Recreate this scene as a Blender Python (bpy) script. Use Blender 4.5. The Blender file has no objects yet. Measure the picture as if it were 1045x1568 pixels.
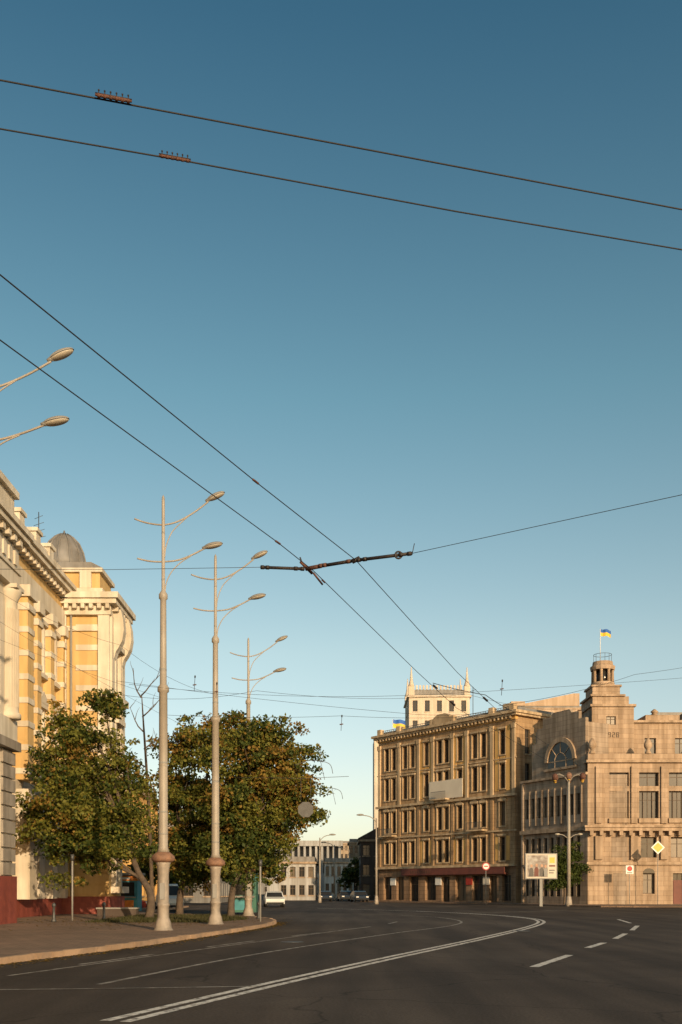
import bpy, math, random
import numpy as np
from mathutils import Vector, Matrix
random.seed(7); rng=np.random.default_rng(7)
D2R=math.radians
scene=bpy.context.scene
# ------------------------------------------------------------------ materials
def newmat(name):
    m=bpy.data.materials.new(name); m.use_nodes=True
    nt=m.node_tree; b=nt.nodes['Principled BSDF']
    return m,nt,b
def surf(name,c1,c2=None,scale=1.0,rough=0.8,bump=0.0,bscale=20,streak=0.0,metal=0.0,spec=0.4,
         courses=None,blocks=None,ang=0.0):
    """procedural wall/paint material: two-tone noise, vertical dirt streaks, fine bump, optional stone courses"""
    m,nt,b=newmat(name); N=nt.nodes; L=nt.links
    c2=c2 or tuple(c*0.8 for c in c1)
    tc=N.new('ShaderNodeTexCoord')
    n1=N.new('ShaderNodeTexNoise'); n1.inputs['Scale'].default_value=scale; n1.inputs['Detail'].default_value=6
    L.new(tc.outputs['Object'],n1.inputs['Vector'])
    r=N.new('ShaderNodeValToRGB'); r.color_ramp.elements[0].position=0.35; r.color_ramp.elements[1].position=0.68
    r.color_ramp.elements[0].color=(*c1,1); r.color_ramp.elements[1].color=(*c2,1)
    L.new(n1.outputs['Fac'],r.inputs['Fac']); col=r.outputs['Color']
    if streak>0:
        mp=N.new('ShaderNodeMapping'); mp.inputs['Scale'].default_value=(1.6,1.6,0.14)
        L.new(tc.outputs['Object'],mp.inputs['Vector'])
        n2=N.new('ShaderNodeTexNoise'); n2.inputs['Scale'].default_value=1.2; n2.inputs['Detail'].default_value=5
        L.new(mp.outputs[0],n2.inputs['Vector'])
        r2=N.new('ShaderNodeValToRGB'); r2.color_ramp.elements[0].position=0.38; r2.color_ramp.elements[1].position=0.62
        v=1-streak; r2.color_ramp.elements[0].color=(v,v*0.96,v*0.9,1); r2.color_ramp.elements[1].color=(1,1,1,1)
        L.new(n2.outputs['Fac'],r2.inputs['Fac'])
        mx=N.new('ShaderNodeMixRGB'); mx.blend_type='MULTIPLY'; mx.inputs[0].default_value=1
        L.new(col,mx.inputs[1]); L.new(r2.outputs[0],mx.inputs[2]); col=mx.outputs[0]
    if blocks:
        sx=N.new('ShaderNodeSeparateXYZ'); L.new(tc.outputs['Object'],sx.inputs[0])
        def mm(op,a,bv):
            q=N.new('ShaderNodeMath'); q.operation=op
            for i,s in enumerate((a,bv)):
                if isinstance(s,(int,float)): q.inputs[i].default_value=s
                else: L.new(s,q.inputs[i])
            return q.outputs[0]
        u=mm('ADD',mm('MULTIPLY',sx.outputs[0],math.cos(ang)),mm('MULTIPLY',sx.outputs[1],math.sin(ang)))
        cb=N.new('ShaderNodeCombineXYZ'); L.new(u,cb.inputs[0]); L.new(sx.outputs[2],cb.inputs[1])
        br=N.new('ShaderNodeTexBrick'); br.inputs['Scale'].default_value=1.0
        br.inputs['Brick Width'].default_value=blocks[0]; br.inputs['Row Height'].default_value=blocks[1]
        br.inputs['Mortar Size'].default_value=blocks[2]; br.inputs['Mortar Smooth'].default_value=0.1
        br.inputs['Color1'].default_value=(1,1,1,1); br.inputs['Color2'].default_value=(0.80,0.80,0.80,1)
        br.inputs['Mortar'].default_value=(0.6,0.57,0.54,1)
        L.new(cb.outputs[0],br.inputs['Vector'])
        mx=N.new('ShaderNodeMixRGB'); mx.blend_type='MULTIPLY'; mx.inputs[0].default_value=1
        L.new(col,mx.inputs[1]); L.new(br.outputs['Color'],mx.inputs[2]); col=mx.outputs[0]
    L.new(col,b.inputs['Base Color'])
    b.inputs['Roughness'].default_value=rough; b.inputs['Metallic'].default_value=metal
    b.inputs['Specular IOR Level'].default_value=spec
    if bump>0:
        n3=N.new('ShaderNodeTexNoise'); n3.inputs['Scale'].default_value=bscale; n3.inputs['Detail'].default_value=4
        L.new(tc.outputs['Object'],n3.inputs['Vector'])
        bp=N.new('ShaderNodeBump'); bp.inputs['Strength'].default_value=bump; bp.inputs['Distance'].default_value=0.03
        L.new(n3.outputs['Fac'],bp.inputs['Height']); L.new(bp.outputs[0],b.inputs['Normal'])
    return m
def glassmat(name,c=(0.014,0.015,0.016),rough=0.15):
    m,nt,b=newmat(name); N=nt.nodes; L=nt.links
    tc=N.new('ShaderNodeTexCoord'); n=N.new('ShaderNodeTexNoise'); n.inputs['Scale'].default_value=0.9
    L.new(tc.outputs['Object'],n.inputs['Vector'])
    r=N.new('ShaderNodeValToRGB'); r.color_ramp.elements[0].color=(*c,1); r.color_ramp.elements[1].color=(c[0]*3,c[1]*2.6,c[2]*2.2,1)
    L.new(n.outputs['Fac'],r.inputs[0]); L.new(r.outputs[0],b.inputs['Base Color'])
    b.inputs['Roughness'].default_value=rough; b.inputs['Specular IOR Level'].default_value=0.4
    return m
def leafmat(name,c1,c2):
    m,nt,b=newmat(name); N=nt.nodes; L=nt.links
    tc=N.new('ShaderNodeTexCoord'); n=N.new('ShaderNodeTexNoise'); n.inputs['Scale'].default_value=2.2; n.inputs['Detail'].default_value=5
    L.new(tc.outputs['Object'],n.inputs['Vector'])
    r=N.new('ShaderNodeValToRGB'); r.color_ramp.elements[0].position=0.35; r.color_ramp.elements[1].position=0.65
    r.color_ramp.elements[0].color=(*c1,1); r.color_ramp.elements[1].color=(*c2,1)
    L.new(n.outputs['Fac'],r.inputs[0]); L.new(r.outputs[0],b.inputs['Base Color'])
    b.inputs['Roughness'].default_value=0.6; b.inputs['Specular IOR Level'].default_value=0.2
    t=N.new('ShaderNodeBsdfTranslucent'); L.new(r.outputs[0],t.inputs['Color'])
    ms=N.new('ShaderNodeMixShader'); ms.inputs[0].default_value=0.36
    L.new(b.outputs[0],ms.inputs[1]); L.new(t.outputs[0],ms.inputs[2])
    L.new(ms.outputs[0],N['Material Output'].inputs['Surface'])
    return m
HA=math.atan2(-19,14.8); WA=math.atan2(-9,5)
M={}
M['white']=surf('plaster_white',(0.66,0.60,0.50),(0.54,0.49,0.40),0.8,0.85,0.3,12,0.22)
M['yellow']=surf('plaster_yellow',(0.62,0.43,0.19),(0.54,0.37,0.16),0.6,0.9,0.3,12,0.18)
M['greystone']=surf('grey_stone',(0.34,0.30,0.25),(0.25,0.22,0.185),1.2,0.9,0.5,8,0.3)
M['redstone']=surf('red_granite',(0.27,0.07,0.05),(0.20,0.05,0.04),3,0.6,0.3,20,0.15)
M['roofmetal']=surf('zinc_roof',(0.24,0.23,0.22),(0.17,0.165,0.16),1.5,0.6,0.1,6,0.2,metal=0.1)
M['roofrust']=surf('painted_roof_red',(0.25,0.09,0.05),(0.17,0.06,0.04),1.5,0.7,0.1,6,0.3)
M['hotel']=surf('hotel_stone',(0.50,0.33,0.18),(0.39,0.255,0.14),0.5,0.9,0.5,6,0.35,blocks=(0.9,0.45,0.02),ang=HA)
M['hotelbase']=surf('hotel_base_stone',(0.33,0.21,0.125),(0.25,0.16,0.10),0.6,0.9,0.5,6,0.3,blocks=(1.2,0.5,0.03),ang=HA)
M['ochre']=surf('ochre_panel',(0.66,0.40,0.14),(0.56,0.33,0.11),0.8,0.9,0.2,10,0.2)
M['hoteltrim']=surf('hotel_trim_stone',(0.56,0.42,0.27),(0.45,0.335,0.21),0.9,0.9,0.3,8,0.35)
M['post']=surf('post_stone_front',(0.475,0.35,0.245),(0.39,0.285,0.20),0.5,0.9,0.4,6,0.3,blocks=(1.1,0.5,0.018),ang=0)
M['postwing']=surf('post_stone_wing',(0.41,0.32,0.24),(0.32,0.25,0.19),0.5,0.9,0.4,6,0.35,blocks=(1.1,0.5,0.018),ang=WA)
M['posttrim']=surf('post_trim',(0.47,0.345,0.24),(0.36,0.265,0.185),0.9,0.9,0.3,8,0.35)
M['beige']=surf('rendered_gable_wall',(0.51,0.385,0.275),(0.46,0.345,0.25),0.25,0.95,0.3,4,0.2)
M['castle']=surf('pale_stone_tower',(0.62,0.54,0.44),(0.54,0.47,0.39),0.3,0.9,0.2,4,0.12)
M['farwhite']=surf('pale_render',(0.46,0.45,0.44),(0.37,0.37,0.37),0.3,0.9,0.1,4,0.3)
M['fargrey']=surf('grey_render',(0.24,0.235,0.23),(0.18,0.18,0.18),0.3,0.9,0.1,4,0.3)
M['fartan']=surf('tan_render',(0.42,0.33,0.24),(0.34,0.27,0.2),0.3,0.9,0.1,4,0.3)
M['fardark']=surf('dark_brick',(0.10,0.075,0.06),(0.07,0.055,0.05),0.5,0.9,0.1,4,0.3)
M['glass']=glassmat('window_glass')
M['curtain']=glassmat('window_curtained',(0.07,0.058,0.042),0.35)
M['frame']=surf('window_frame_brown',(0.12,0.08,0.05),(0.08,0.055,0.035),3,0.6)
M['framew']=surf('window_frame_pale',(0.36,0.33,0.28),(0.28,0.26,0.22),3,0.6)
M['pole']=surf('lamp_post_paint',(0.36,0.325,0.28),(0.29,0.26,0.225),1.2,0.5,0.0,30,0.2)
M['polebase']=surf('lamp_post_base_paint',(0.34,0.29,0.24),(0.22,0.19,0.16),3.0,0.6,0.3,20,0.35)
M['collar']=surf('rusty_collar',(0.24,0.13,0.08),(0.14,0.08,0.055),5,0.7,0.3,20)
M['lens']=surf('lamp_diffuser',(0.38,0.34,0.27),(0.34,0.30,0.24),1,0.5)
M['wire']=surf('wire_copper_dark',(0.022,0.019,0.017),(0.016,0.014,0.013),3,0.7)
M['insul']=surf('insulator_black',(0.026,0.018,0.015),(0.017,0.012,0.011),10,0.55,0.3,50)
M['fitting']=surf('fitting_rusty',(0.13,0.055,0.035),(0.07,0.032,0.022),14,0.7,0.4,50)
M['steel']=surf('dark_steel',(0.10,0.10,0.10),(0.07,0.07,0.07),4,0.55,0.0,10,metal=0.5)
M['grey']=surf('grey_paint',(0.25,0.24,0.22),(0.21,0.20,0.185),1,0.6)
M['bark']=surf('bark',(0.11,0.08,0.055),(0.06,0.045,0.035),4,0.95,0.8,14)
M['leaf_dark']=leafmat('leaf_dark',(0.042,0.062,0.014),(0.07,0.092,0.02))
M['leaf_olive']=leafmat('leaf_olive',(0.12,0.135,0.024),(0.20,0.185,0.036))
M['leaf_rust']=leafmat('leaf_rust',(0.20,0.115,0.025),(0.27,0.18,0.04))
M['red']=surf('red_paint',(0.42,0.035,0.03),(0.34,0.03,0.025),3,0.5)
M['maroon']=surf('maroon_fascia',(0.15,0.045,0.03),(0.11,0.035,0.025),2,0.6)
M['signwhite']=surf('sign_white',(0.72,0.70,0.66),(0.64,0.62,0.58),3,0.5)
M['banner']=surf('banner_cloth',(0.62,0.55,0.45),(0.55,0.48,0.39),0.7,0.8)
M['signyellow']=surf('sign_yellow',(0.70,0.42,0.06),(0.62,0.38,0.05),3,0.5)
M['blue']=surf('flag_blue',(0.03,0.12,0.42),(0.025,0.10,0.36),3,0.7)
M['flagyellow']=surf('flag_yellow',(0.75,0.50,0.05),(0.65,0.44,0.05),3,0.7)
M['green']=surf('kiosk_green',(0.04,0.14,0.10),(0.03,0.10,0.08),2,0.5)
M['teal']=surf('kiosk_teal',(0.06,0.26,0.30),(0.04,0.18,0.22),2,0.5)
M['orange']=surf('orange_plastic',(0.60,0.20,0.04),(0.5,0.16,0.03),2,0.5)
M['poster']=surf('poster_print',(0.14,0.10,0.08),(0.36,0.34,0.31),2.6,0.5)
M['skin']=surf('poster_skin',(0.45,0.27,0.18),(0.36,0.2,0.13),6,0.6)
M['carwhite']=surf('car_paint_white',(0.62,0.62,0.60),(0.58,0.58,0.56),1,0.25,spec=0.6)
M['cardark']=surf('car_paint_dark',(0.03,0.035,0.045),(0.025,0.03,0.04),1,0.2,spec=0.6)
M['carred']=surf('car_paint_red',(0.35,0.03,0.02),(0.3,0.03,0.02),1,0.25,spec=0.6)
M['rubber']=surf('rubber',(0.02,0.02,0.02),(0.015,0.015,0.015),5,0.9)
M['kerb']=surf('kerb_granite',(0.40,0.27,0.175),(0.26,0.185,0.13),1.3,0.9,0.6,12,0.1)

# ------------------------------------------------------------------ mesh builder
class Obj:
    def __init__(s,name,origin=(0,0,0)):
        s.name=name; s.o=Vector(origin); s.parts={}; s.frame(0,0,0)
    def frame(s,ox,oy,ang,oz=0):
        s.f=(ox,oy,oz,math.cos(ang),math.sin(ang)); return s
    def T(s,p):
        ox,oy,oz,c,n=s.f
        return (ox+p[0]*c-p[1]*n-s.o.x, oy+p[0]*n+p[1]*c-s.o.y, oz+p[2]-s.o.z)
    def add(s,part,mat,vs,fs,smooth=False):
        key=(part,mat)
        V,F,S=s.parts.setdefault(key,([],[],[]))
        b=len(V); V.extend(s.T(v) for v in vs)
        F.extend(tuple(i+b for i in f) for f in fs); S.extend([smooth]*len(fs))
    def quad(s,part,mat,a,b,c,d): s.add(part,mat,[a,b,c,d],[(0,1,2,3)])
    def box(s,part,mat,x0,x1,y0,y1,z0,z1):
        v=[(x0,y0,z0),(x1,y0,z0),(x1,y1,z0),(x0,y1,z0),(x0,y0,z1),(x1,y0,z1),(x1,y1,z1),(x0,y1,z1)]
        s.add(part,mat,v,[(0,3,2,1),(4,5,6,7),(0,1,5,4),(1,2,6,5),(2,3,7,6),(3,0,4,7)])
    def prism(s,part,mat,poly,z0,z1):
        n=len(poly); v=[(x,y,z0) for x,y in poly]+[(x,y,z1) for x,y in poly]
        f=[tuple(range(n))[::-1],tuple(range(n,2*n))]+[(i,(i+1)%n,n+(i+1)%n,n+i) for i in range(n)]
        s.add(part,mat,v,f)
    def vprism(s,part,mat,poly,y0,y1):
        n=len(poly); v=[(x,y0,z) for x,z in poly]+[(x,y1,z) for x,z in poly]
        f=[tuple(range(n)),tuple(range(n,2*n))[::-1]]+[(i,n+i,n+(i+1)%n,(i+1)%n) for i in range(n)]
        s.add(part,mat,v,f)
    def lathe(s,part,mat,cx,cy,prof,n=16,smooth=True):
        v=[];f=[]
        for r,z in prof:
            for i in range(n):
                a=2*math.pi*i/n; v.append((cx+r*math.cos(a),cy+r*math.sin(a),z))
        for j in range(len(prof)-1):
            for i in range(n):
                f.append((j*n+i,j*n+(i+1)%n,(j+1)*n+(i+1)%n,(j+1)*n+i))
        f.append(tuple(range(n))[::-1]); f.append(tuple((len(prof)-1)*n+i for i in range(n)))
        s.add(part,mat,v,f,smooth)
    def tube(s,part,mat,pts,rad,n=8):
        pts=[Vector(p) for p in pts]
        if not hasattr(rad,'__len__'): rad=[rad]*len(pts)
        v=[];f=[]
        prev=None
        for k,p in enumerate(pts):
            t=(pts[min(k+1,len(pts)-1)]-pts[max(k-1,0)]).normalized()
            if prev is None:
                up=Vector((0,0,1)) if abs(t.z)<0.9 else Vector((1,0,0))
                a=t.cross(up).normalized()
            else: a=(prev-t*prev.dot(t)).normalized()
            prev=a; b=t.cross(a)
            for i in range(n):
                w=2*math.pi*i/n; v.append(tuple(p+(a*math.cos(w)+b*math.sin(w))*rad[k]))
        for j in range(len(pts)-1):
            for i in range(n): f.append((j*n+i,(j*n+(i+1)%n),(j+1)*n+(i+1)%n,(j+1)*n+i))
        f.append(tuple(range(n))[::-1]); f.append(tuple((len(pts)-1)*n+i for i in range(n)))
        s.add(part,mat,v,f,True)
    def ellipsoid(s,part,mat,c,r,tilt=0,half=None,n=28,m=12):
        v=[];f=[]
        lo,hi=-math.pi/2,math.pi/2
        if half=='up': lo=0
        if half=='down': hi=0
        ct,st=math.cos(tilt),math.sin(tilt)
        for j in range(m+1):
            ph=lo+(hi-lo)*j/m
            for i in range(n):
                a=2*math.pi*i/n
                x=r[0]*math.cos(ph)*math.cos(a); y=r[1]*math.cos(ph)*math.sin(a); z=r[2]*math.sin(ph)
                v.append((c[0]+x*ct-z*st,c[1]+y,c[2]+x*st+z*ct))
        for j in range(m):
            for i in range(n): f.append((j*n+i,j*n+(i+1)%n,(j+1)*n+(i+1)%n,(j+1)*n+i))
        s.add(part,mat,v,f,True)
    def finish(s,single=False):
        if single:
            V=[];F=[];S=[];MI=[];mats=[]
            for (part,mat),(v,f,sm) in s.parts.items():
                b=len(V); V+=v; F+=[tuple(i+b for i in q) for q in f]; S+=sm
                if mat not in mats: mats.append(mat)
                MI+=[mats.index(mat)]*len(f)
            me=bpy.data.meshes.new(s.name); me.from_pydata(V,[],F)
            for m in mats: me.materials.append(M[m])
            me.polygons.foreach_set('material_index',MI); me.polygons.foreach_set('use_smooth',S)
            ob=bpy.data.objects.new(s.name,me); ob.location=s.o; scene.collection.objects.link(ob); return ob
        e=bpy.data.objects.new(s.name,None); e.location=s.o; scene.collection.objects.link(e)
        for (part,mat),(v,f,sm) in s.parts.items():
            me=bpy.data.meshes.new(part); me.from_pydata(v,[],f); me.materials.append(M[mat])
            me.polygons.foreach_set('use_smooth',sm)
            ob=bpy.data.objects.new(part,me); ob.parent=e; scene.collection.objects.link(ob)
        return e
def cat(pts,n=8):
    P=[Vector(p) for p in pts]; out=[]
    for i in range(len(P)-1):
        p0=P[max(i-1,0)];p1=P[i];p2=P[i+1];p3=P[min(i+2,len(P)-1)]
        for k in range(n):
            t=k/n
            out.append(0.5*((2*p1)+(p2-p0)*t+(2*p0-5*p1+4*p2-p3)*t*t+(3*p1-p0-3*p2+p3)*t**3))
    out.append(P[-1]); return out
def facade(B,x0,x1,z0,z1,ops,mat,depth=0.28,part='walls',fm='frame',ft=0.07,bars=True,sill=None,y=0.0):
    xs=sorted({x0,x1,*[o[0] for o in ops],*[o[1] for o in ops]})
    zs=sorted({z0,z1,*[o[2] for o in ops],*[o[3] for o in ops]})
    for i in range(len(xs)-1):
        for j in range(len(zs)-1):
            cx=(xs[i]+xs[i+1])/2; cz=(zs[j]+zs[j+1])/2
            if any(o[0]<cx<o[1] and o[2]<cz<o[3] for o in ops): continue
            B.quad(part,mat,(xs[i],y,zs[j]),(xs[i+1],y,zs[j]),(xs[i+1],y,zs[j+1]),(xs[i],y,zs[j+1]))
    for o in ops:
        a,b,c,d=o[:4]; e=y+depth
        B.quad(part,mat,(a,y,c),(a,y,d),(a,e,d),(a,e,c)); B.quad(part,mat,(b,y,c),(b,e,c),(b,e,d),(b,y,d))
        B.quad(part,mat,(a,y,d),(b,y,d),(b,e,d),(a,e,d)); B.quad(part,mat,(a,y,c),(a,e,c),(b,e,c),(b,y,c))
        g='curtain' if random.random()<0.25 else 'glass'
        B.quad('window_glass' if g=='glass' else 'curtained_glass',g,(a,e-.01,c),(b,e-.01,c),(b,e-.01,d),(a,e-.01,d))
        t=ft; f0=e-.08;f1=e-.012
        B.box('window_frames',fm,a+.002,a+t,f0,f1,c+.002,d-.002); B.box('window_frames',fm,b-t,b-.002,f0,f1,c+.002,d-.002)
        B.box('window_frames',fm,a+t,b-t,f0,f1,c+.002,c+t); B.box('window_frames',fm,a+t,b-t,f0,f1,d-t,d-.002)
        if bars:
            mx=(a+b)/2; tz=c+(d-c)*0.68
            B.box('window_frames',fm,mx-t*.4,mx+t*.4,f0+.01,f1,c+t,d-t)
            B.box('window_frames',fm,a+t,mx-t*.4,f0+.01,f1,tz-t*.4,tz+t*.4); B.box('window_frames',fm,mx+t*.4,b-t,f0+.01,f1,tz-t*.4,tz+t*.4)
        if sill: B.box('sills',sill,a-.1,b+.1,y-.12,y-.003,c-.16,c-.02)
def simple_building(name,ox,oy,ang,Lx,dep,H,rows,cols,mat,trim='posttrim',ww=1.1,gz=0.0,roof='roofmetal',fm='frame',par=0.6):
    B=Obj(name,(ox,oy,0))
    c,n=math.cos(ang),math.sin(ang)
    corners=[(ox,oy,ang,Lx),(ox+Lx*c,oy+Lx*n,ang+math.pi/2,dep),
             (ox+Lx*c-dep*n,oy+Lx*n+dep*c,ang+math.pi,Lx),(ox-dep*n,oy+dep*c,ang-math.pi/2,dep)]
    for k,(a,b,an,L) in enumerate(corners):
        B.frame(a,b,an); nc=max(1,int(round(cols*L/Lx))); ops=[]
        fh=(H-gz)/rows
        for i in range(nc):
            for j in range(rows):
                cx=L*(i+.5)/nc; z=gz+fh*j+fh*.28
                w=min(ww,L/nc*0.6)
                ops.append((cx-w/2,cx+w/2,z,z+fh*.55))
        facade(B,0,L,0,H,ops,mat,fm=fm,sill=trim)
    B.frame(ox,oy,ang)
    B.box('cornice',trim,-.35,Lx+.35,-.35,dep+.35,H,H+.3)
    B.box('roof',roof,0.1,Lx-.1,0.1,dep-.1,H+.3,H+.3+par)
    return B

# ------------------------------------------------------------------ ground / road / pavement
def asphalt():
    m,nt,b=newmat('asphalt'); N=nt.nodes; L=nt.links
    tc=N.new('ShaderNodeTexCoord')
    def noise(sc,det,vec=None,rough=.5):
        q=N.new('ShaderNodeTexNoise'); q.inputs['Scale'].default_value=sc; q.inputs['Detail'].default_value=det; q.inputs['Roughness'].default_value=rough
        L.new(vec or tc.outputs['Object'],q.inputs['Vector']); return q
    def ramp(fac,p0,p1,c0,c1):
        r=N.new('ShaderNodeValToRGB'); r.color_ramp.elements[0].position=p0; r.color_ramp.elements[1].position=p1
        r.color_ramp.elements[0].color=(*c0,1); r.color_ramp.elements[1].color=(*c1,1); L.new(fac,r.inputs[0]); return r.outputs[0]
    def mul(a,bb):
        x=N.new('ShaderNodeMixRGB'); x.blend_type='MULTIPLY'; x.inputs[0].default_value=1; L.new(a,x.inputs[1]); L.new(bb,x.inputs[2]); return x.outputs[0]
    mp=N.new('ShaderNodeMapping'); mp.inputs['Scale'].default_value=(1,0.08,1); mp.inputs['Rotation'].default_value=(0,0,0.35)
    L.new(tc.outputs['Object'],mp.inputs[0])
    a=noise(.12,8,None,.6); f=noise(22,4); w=noise(.9,4,mp.outputs[0])
    col=ramp(a.outputs['Fac'],.35,.66,(0.080,0.059,0.044),(0.138,0.106,0.081))
    col=mul(col,ramp(w.outputs['Fac'],.35,.65,(.55,.55,.56),(1,1,1)))
    col=mul(col,ramp(f.outputs['Fac'],.3,.7,(.6,.6,.6),(1,1,1)))
    vp=N.new('ShaderNodeTexVoronoi'); vp.distance='CHEBYCHEV'; vp.inputs['Scale'].default_value=.09
    mp2=N.new('ShaderNodeMapping'); mp2.inputs['Scale'].default_value=(1,.45,1); mp2.inputs['Rotation'].default_value=(0,0,0.35); L.new(tc.outputs['Object'],mp2.inputs[0]); L.new(mp2.outputs[0],vp.inputs['Vector'])
    sp=N.new('ShaderNodeSeparateColor'); L.new(vp.outputs['Color'],sp.inputs[0])
    col=mul(col,ramp(sp.outputs[0],.25,.3,(.78,.78,.80),(1,1,1)))
    v=N.new('ShaderNodeTexVoronoi'); v.feature='DISTANCE_TO_EDGE'; v.inputs['Scale'].default_value=0.2
    ad=N.new('ShaderNodeMixRGB'); ad.blend_type='ADD'; ad.inputs[0].default_value=1.2
    n4=noise(.7,6); L.new(tc.outputs['Object'],ad.inputs[1]); L.new(n4.outputs['Color'],ad.inputs[2]); L.new(ad.outputs[0],v.inputs['Vector'])
    col=mul(col,ramp(v.outputs['Distance'],0,.007,(.5,.5,.5),(1,1,1)))
    L.new(col,b.inputs['Base Color']); b.inputs['Roughness'].default_value=0.85; b.inputs['Specular IOR Level'].default_value=0.15
    bp=N.new('ShaderNodeBump'); bp.inputs['Strength'].default_value=.5; bp.inputs['Distance'].default_value=.01
    L.new(f.outputs['Fac'],bp.inputs['Height']); L.new(bp.outputs[0],b.inputs['Normal'])
    return m
M['asphalt']=asphalt()
def paint(name,p0,p1,c0,c1,sc):
    m,nt,b=newmat(name); N=nt.nodes; L=nt.links
    tc=N.new('ShaderNodeTexCoord'); n=N.new('ShaderNodeTexNoise'); n.inputs['Scale'].default_value=sc; n.inputs['Detail'].default_value=8; n.inputs['Roughness'].default_value=.7
    L.new(tc.outputs['Object'],n.inputs['Vector'])
    r=N.new('ShaderNodeValToRGB'); r.color_ramp.elements[0].position=p0; r.color_ramp.elements[1].position=p1
    r.color_ramp.elements[0].color=(*c0,1); r.color_ramp.elements[1].color=(*c1,1)
    L.new(n.outputs['Fac'],r.inputs[0]); L.new(r.outputs[0],b.inputs['Base Color']); b.inputs['Roughness'].default_value=.75
    return m
M['paint']=paint('road_paint',.38,.52,(.15,.12,.095),(.70,.64,.56),6); M['paintworn']=paint('road_paint_worn',.4,.62,(.10,.08,.06),(.38,.34,.29),3)
M['paving']=surf('paving_slabs',(0.26,0.165,0.11),(0.18,0.12,0.08),0.35,0.9,0.4,12)
def paving():
    m=M['paving']; nt=m.node_tree; N=nt.nodes; L=nt.links; b=N['Principled BSDF']
    src=b.inputs['Base Color'].links[0].from_socket
    tc=[n for n in N if n.type=='TEX_COORD'][0]
    br=N.new('ShaderNodeTexBrick'); br.inputs['Scale'].default_value=1; br.inputs['Brick Width'].default_value=.5; br.inputs['Row Height'].default_value=.5
    br.inputs['Mortar Size'].default_value=.015; br.inputs['Color1'].default_value=(1,1,1,1); br.inputs['Color2'].default_value=(.78,.78,.78,1); br.inputs['Mortar'].default_value=(.5,.5,.5,1)
    L.new(tc.outputs['Object'],br.inputs['Vector'])
    x=N.new('ShaderNodeMixRGB'); x.blend_type='MULTIPLY'; x.inputs[0].default_value=1
    L.new(src,x.inputs[1]); L.new(br.outputs['Color'],x.inputs[2]); L.new(x.outputs[0],b.inputs['Base Color'])
paving()
G=Obj('ground'); G.quad('ground','asphalt',(-1500,-300,0),(1500,-300,0),(1500,2500,0),(-1500,2500,0)); G.finish(True)
kp=cat([(-9.6,8,0),(-8.4,14.5,0),(-7.3,20.9,0),(-5.9,26.5,0),(-4.75,32.5,0),(-3.7,38.5,0),(-3.15,43,0),(-3.1,47,0),(-3.9,51.5,0),(-6.0,56,0),(-9.5,60,0),(-13,66,0),(-14,90,0)],8)
kp=[(-11.5,-10)]+[(p.x,p.y) for p in kp]
P=Obj('pavement')
inner=[]
for i,p in enumerate(kp):
    a=Vector(kp[max(i-1,0)]); b=Vector(kp[min(i+1,len(kp)-1)]); t=(b-a).normalized(); inner.append((p[0]-t.y*.16,p[1]+t.x*.16))
poly=[(-60,-10)]+inner+[(-60,90)]
P.add('slabs','paving',[(x,y,.126) for x,y in poly],[tuple(range(len(poly)))])
P.finish(True)
K=Obj('kerb')
for i in range(len(kp)-1):
    a,b=kp[i],kp[i+1]; ai,bi=inner[i],inner[i+1]
    L_=math.dist(a,b); nseg=max(1,int(L_/1.0))
    for k in range(nseg):
        t0=k/nseg+.006; t1=(k+1)/nseg-.006
        q=lambda u,v,t:(u[0]+(v[0]-u[0])*t,u[1]+(v[1]-u[1])*t)
        o=random.uniform(-.008,.008); h=.14+random.uniform(-.008,.012)
        p0,p1,p2,p3=q(a,b,t0),q(a,b,t1),q(ai,bi,t1),q(ai,bi,t0)
        K.prism('stones','kerb',[(p0[0]+o,p0[1]),(p1[0]+o,p1[1]),p2,p3],0,h)
K.finish(True)
P=Obj('pavement')
P.prism('slabs','paving',[(60,89),(60,135),(3,135),(2.5,131),(16.5,109.5),(21,97),(24,90.5),(28,89)],0,.13)
P.finish(True)
def strip(B,pts,w,mat='paint',z=.004,dash=None,part='line',off=0.0):
    P_=cat([(x,y,0) for x,y in pts],14); 
    L=[0]
    for i in range(1,len(P_)): L.append(L[-1]+(P_[i]-P_[i-1]).length)
    for i in range(len(P_)-1):
        if dash and (L[i]%sum(dash))>dash[0]: continue
        def nrm(k):
            t=(P_[min(k+1,len(P_)-1)]-P_[max(k-1,0)]).normalized(); return Vector((-t.y,t.x,0))
        n0,n1=nrm(i),nrm(i+1); a,b=P_[i],P_[i+1]
        B.quad(part,mat,*[(v.x,v.y,z) for v in (a+n0*(off-w/2),b+n1*(off-w/2),b+n1*(off+w/2),a+n0*(off+w/2))])
R=Obj('road_marking')
main=[(-2.75,11.9),(-1.14,16.67),(1.19,23.1),(4.7,32.4),(8.4,43.0),(10.2,50),(10.5,56),(9.2,64),(5.5,74),(-2,86)]
strip(R,main,.15,off=.14); strip(R,main[:-1],.15,off=-.14)
strip(R,[(-4.1,16.55),(-2.0,24.7),(1.85,35.8),(4.87,43.6),(6.1,50),(5.6,57),(3.5,62)],.12,'paintworn')
strip(R,[(-5.6,21),(-3.4,28.5),(-1.0,36),(1.6,43.6),(3.0,50)],.13,'paintworn',dash=(3,3.5))
strip(R,[(-6.2,18.2),(-4.0,25.5),(-1.4,34),(0.4,40)],.1,'paintworn')
strip(R,[(-9,15.3),(-4,15.8),(-1.35,16.2)],.10,'paintworn',z=.008)
for a,b in [((4.0,20.3),(5.6,24)),((6.8,27),(7.95,29.6)),((8.96,32),(10.4,35.8)),((11.5,38.7),(13.2,43.6))]:
    strip(R,[a,b],.2)
strip(R,[(13.9,47),(15,53)],.16); strip(R,[(8.5,66),(18,78)],.2,'paintworn')
strip(R,[(20,80),(60,80)],.25,'paintworn')
R.finish(True)
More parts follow.
